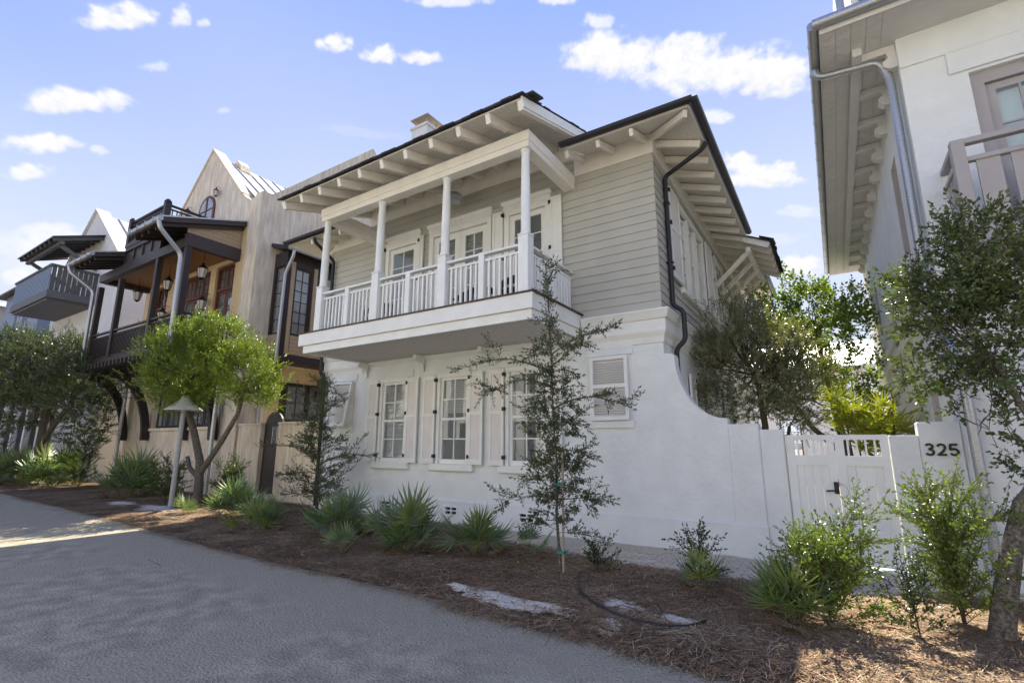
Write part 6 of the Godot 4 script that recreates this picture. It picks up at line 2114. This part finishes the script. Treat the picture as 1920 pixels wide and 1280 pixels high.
	crowned_tree(t, 52, [[[v3(0.25, 0, -8.6), v3(0.2, 1.5, -8.7), v3(0.05, 2.8, -8.9), v3(-0.1, 4.2, -9.2), v3(-0.2, 5.2, -9.3)], 0.14, 0.05], [[v3(0.2, 1.3, -8.7), v3(-0.6, 2.2, -8.6), v3(-1.0, 3.0, -8.6)], 0.09, 0.05]],
		[[v3(-0.1, 5.6, -9.4), v3(1.5, 1.0, 1.3)], [v3(-0.9, 6.0, -9.5), v3(1.1, 1.1, 1.2)], [v3(0.5, 3.6, -8.3), v3(1.0, 0.9, 1.0)], [v3(-0.8, 4.0, -8.8), v3(1.2, 1.0, 1.0)], [v3(0.9, 5.0, -9.0), v3(0.7, 0.7, 0.8)], [v3(0.4, 2.5, -8.0), v3(0.8, 0.6, 0.8)]], 1100, broad, Color(0.2, 0.29, 0.045), M.bark, {"shell": 0.6, "gap": -0.02, "clump": 1.0, "rise": 0.3})
	t = thing("backlit_palm", "yellow-green fan palm glowing in the sun just behind the gate", "palm", v3(0.65, 0, -3.3))
	rng.seed = 54
	for k in 9:
		var cane := begin()
		var bx := rr(-0.35, 0.35)
		var bz := rr(-0.3, 0.3)
		var top := v3(bx * 1.4, rr(1.7, 2.4), bz * 1.4)
		tube_into(cane, [v3(bx, 0, bz), top], [0.018, 0.014], 6)
		put(t, "cane", cane.commit(), M.bark)
		for j in 7:
			var o := put(t, "frond", lady[j % 2], M.leaf_palm)
			var b := Basis(Vector3.UP, j * 2.4 + rr(-0.4, 0.4)) * Basis(Vector3.RIGHT, -rr(0.3, 1.3)) * Basis(Vector3.UP, PI)
			o.transform = Transform3D(b.scaled(Vector3.ONE * rr(0.65, 0.95)), top - v3(0, 0.09 * j, 0))
	# tree leaning in from the right
	t = thing("leaning_tree", "glossy small-leaved tree with thick leaning trunk at the right edge", "tree", v3(0.92, 0, 2.42))
	crowned_tree(t, 56, [[[v3(0.97, -0.02, 2.42), v3(1.05, 0.35, 2.4), v3(1.16, 0.75, 2.36), v3(1.3, 1.15, 2.3), v3(1.55, 1.45, 2.2), v3(1.85, 2.2, 2.1), v3(1.8, 3.0, 2.0)], 0.095, 0.035], [[v3(1.55, 1.45, 2.2), v3(1.5, 1.9, 2.1), v3(1.35, 2.5, 2.0)], 0.04, 0.02]],
		[[v3(1.42, 3.5, 1.95), v3(0.42, 0.55, 0.5)], [v3(1.08, 3.15, 1.95), v3(0.45, 0.5, 0.45)], [v3(1.4, 2.7, 1.95), v3(0.42, 0.6, 0.5)], [v3(0.92, 2.38, 2.0), v3(0.4, 0.22, 0.35)], [v3(1.52, 1.75, 1.85), v3(0.2, 0.5, 0.3)], [v3(0.8, 3.3, 1.95), v3(0.3, 0.14, 0.25)], [v3(0.74, 2.22, 2.0), v3(0.22, 0.12, 0.2)], [v3(1.1, 2.2, 1.95), v3(0.22, 0.18, 0.22)]], 1080, glossy, Color(0.12, 0.165, 0.07), M.bark_pale, {"shell": 0.6, "gap": -0.1, "clump": 2.6, "rise": 0.2, "limbs": 34})
	rng.seed = 57
	# low shrubs at the right
	base = v3(0.8, 0.02, 2.15)
	t = thing("sunlit_shrub", "loose sunlit shrub with small leaves in front of the house number", "shrub", base)
	shoots = []
	for k in 44:
		shoots.append([0.04 + 0.85 * k / 44.0, k * 2.4 + rr(-0.4, 0.4), rr(0.28, 0.6), rr(1.0, 2.8), rr(0.0, 0.5)])
	wispy_tree(t, 58, base, v3(0.78, 1.0, 2.15), shoots, round_, Color(0.18, 0.25, 0.07), 0.02, {"every": 0.055, "forks": 2, "bare": 1, "bark": M.bark})
	base = v3(-0.22, 0.02, 2.75)
	t = thing("low_shrub", "low leafy shrub growing through the palmetto before the gate", "shrub", base)
	rng.seed = 59
	shoots = []
	for k in 40:
		shoots.append([0.05 + 0.7 * k / 40.0, k * 2.4 + rr(-0.4, 0.4), rr(0.3, 0.65), rr(0.5, 1.8), rr(0.1, 0.6)])
	wispy_tree(t, 60, base, v3(-0.25, 0.8, 2.75), shoots, round_, Color(0.17, 0.245, 0.06), 0.014, {"every": 0.05, "forks": 2, "bare": 1, "bark": M.bark})
	var sprigs := [[0.42, 2.75, 0.55, "thin leafy sprig on the mulch between the two right-hand shrubs"], [-2.75, 2.2, 0.24, "tiny dark shrub on the mulch just right of the young tree"], [-1.5, 2.1, 0.62, "thin upright sprig beside the small palmetto near the wall"]]
	for k in 3:
		var q: Array = sprigs[k]
		base = v3(q[0], bed_y(q[0], q[1]) - 0.01, q[1])
		t = thing("sprig", q[3], "plant", base)
		rng.seed = 62 + k
		shoots = []
		for j in 12:
			shoots.append([0.1 + 0.8 * j / 12.0, j * 2.4 + rr(-0.4, 0.4), rr(0.12, 0.26) * (1.0 if k == 1 else 1.0), rr(0.4, 1.4), rr(0.0, 0.4)])
		wispy_tree(t, 70 + k, base, base + v3(rr(-0.05, 0.05), q[2], 0), shoots, round_, Color(0.06, 0.09, 0.035), 0.008, {"every": 0.05, "forks": 1, "bare": 1, "bark": M.bark})
	for q in [[-13.9, 1.0, 0.9, "small leafy shrub right of the rounded tree's trunk"], [-15.3, 1.9, 1.0, "small leafy shrub left of the path lamp"], [-22.5, 1.6, 1.6, "leafy shrub under the dark porch brackets"], [-30.5, 2.6, 1.8, "yellow-green shrub at the far left edge"]]:
		base = v3(q[0], bed_y(q[0], q[1]) - 0.01, q[1])
		t = thing("garden_shrub", q[3], "shrub", base)
		rng.seed = int(80 - q[0])
		shoots = []
		for j in 30:
			shoots.append([0.05 + 0.85 * j / 30.0, j * 2.4 + rr(-0.4, 0.4), rr(0.3, 0.6) * q[2], rr(0.4, 1.6), rr(0.0, 0.4)])
		wispy_tree(t, int(90 - q[0]), base, base + v3(0, q[2], 0), shoots, fine, Color(0.09, 0.14, 0.04), 0.014, {"every": 0.07, "forks": 2, "bare": 1, "bark": M.bark})
	# palmettos
	var pm := [[-18.2, 1.7, 30, 1.55, "large palmetto left of the path lamp, under the rounded tree"], [-11.7, 2.0, 24, 1.0, "palmetto just right of the path lamp"], [-9.3, 2.75, 20, 0.8, "low palmetto near the road edge, left of the shrubby tree"], [-7.6, 2.35, 30, 1.05, "bluish palmetto at the foot of the shrubby tree"], [-5.75, 2.6, 30, 1.05, "green palmetto below the leftmost crawl vent"], [-4.7, 2.2, 24, 0.85, "green palmetto between the two right-hand crawl vents"], [-1.42, 2.3, 7, 0.62, "small upright palmetto by the paving near the wall"], [-0.5, 2.85, 24, 0.8, "palmetto with browned fronds in front of the gate"], [-12.9, 2.45, 9, 0.62, "small palmetto at the foot of the path lamp"], [-10.6, 1.9, 14, 0.75, "palmetto half hidden behind the shrubby tree"], [-25.3, 1.6, 30, 1.8, "dark palmetto right of the far left tree trunk"], [-27.6, 1.9, 30, 1.8, "dark palmetto in front of the far left tree trunk"], [-30.0, 2.1, 28, 1.8, "dark palmetto at the left picture edge"], [-6.5, 3.15, 8, 0.6, "small pale palmetto in front of the green one, near the road"], [-4.0, 1.75, 6, 0.55, "tiny palmetto beside the paving, right of the green one"]]
	pm.append_array([[-13.0, 12.6, 22, 1.7, "palmetto across the lane mirrored in the first ground-floor window"], [-9.6, 12.3, 22, 1.7, "palmetto across the lane mirrored in the second ground-floor window"], [-6.2, 12.7, 22, 1.6, "palmetto across the lane behind the camera"]])
	for k in pm.size():
		palmetto(pm[k][4], v3(pm[k][0], 0, pm[k][1]), pm[k][2], pm[k][3], 300 + k)

func litter() -> void:
	# pine straw: bundles of needles lying over the bed
	rng.seed = 400
	var V := PackedVector3Array()
	var N := PackedVector3Array()
	var C := PackedColorArray()
	for k in 9:
		var a := rr(0, TAU)
		var p := v3(rr(-0.09, 0.09), rr(0.002, 0.018), rr(-0.09, 0.09))
		var g := rr(0.7, 1.35)
		for s in 3:
			var a2 := a + rr(-0.15, 0.15)
			var d := v3(cos(a2), rr(-0.06, 0.08), sin(a2)) * 0.055
			var w := v3(-sin(a2), 0, cos(a2)) * 0.0019
			a = a2
			for t in [[p - w, p + d + w, p + w], [p - w, p + d - w, p + d + w]]:
				for q in t:
					V.append(q)
					N.append(Vector3.UP)
					C.append(Color(g, g, g))
			p += d
	var mesh := arr_mesh(V, N, C)
	var places := []
	var cols := []
	while places.size() < 24000:
		var x := -3.5 + 5.2 * rng.randf() if rng.randf() < 0.42 else rr(-22.0, 1.7)
		var lo := inner_z(x)
		var hi := edge_z(x)
		var z := lerpf(lo - 0.05, hi + 0.04, rng.randf())
		var sandy := false
		for q in [[-3.2, 3.82, 0.58], [-2.65, 3.85, 0.52], [-2.02, 3.3, 0.42], [-1.9, 4.02, 0.32], [-1.45, 3.42, 0.38], [-3.8, 3.68, 0.2], [-14.6, 2.35, 0.8], [-16.5, 2.4, 0.6]]:
			if Vector2((x - q[0]), (z - q[1]) * 2.4).length() < q[2] and rng.randf() < 0.8:
				sandy = true
		if sandy:
			continue
		places.append(Transform3D(Basis(Vector3.UP, rr(0, TAU)).scaled(Vector3.ONE * rr(0.8, 1.6)), v3(x, bed_y(x, clampf(z, lo, hi)) + 0.003, z)))
		var warm := rng.randf()
		cols.append(tint(Color(0.26, 0.16, 0.085) if warm < 0.45 else (Color(0.42, 0.32, 0.2) if warm < 0.75 else Color(0.10, 0.066, 0.04)), 0.4))
	var o := foliage(self, "pine_straw", mesh, M.straw, places, cols)
	o.set_meta("kind", "stuff")
	o.set_meta("label", "brown pine straw strewn over the planting bed")
	o.set_meta("category", "mulch")
	# dry leaves
	V = PackedVector3Array()
	N = PackedVector3Array()
	C = PackedColorArray()
	leaf_into(V, N, C, Vector3.ZERO, v3(1, 0.15, 0).normalized(), v3(0, 0, 1), 0.06, 0.014, Color.WHITE, 0.05)
	mesh = arr_mesh(V, N, C)
	places = []
	cols = []
	for k in 900:
		var x := rr(-14.0, 1.6)
		var z := lerpf(inner_z(x) - 0.3, edge_z(x) + 0.12, rng.randf())
		places.append(Transform3D((Basis(Vector3.UP, rr(0, TAU)) * Basis(Vector3.RIGHT, rr(-0.4, 0.4))).scaled(Vector3.ONE * rr(0.6, 1.3)), v3(x, (bed_y(x, z) if z > inner_z(x) else 0.01) + 0.016, z)))
		cols.append(tint(Color(0.30, 0.20, 0.12) if k % 3 else Color(0.36, 0.30, 0.22), 0.35))
	o = foliage(self, "fallen_leaves", mesh, M.straw, places, cols)
	o.set_meta("kind", "stuff")
	o.set_meta("label", "dry brown leaves scattered on mulch and paving")
	o.set_meta("category", "leaves")
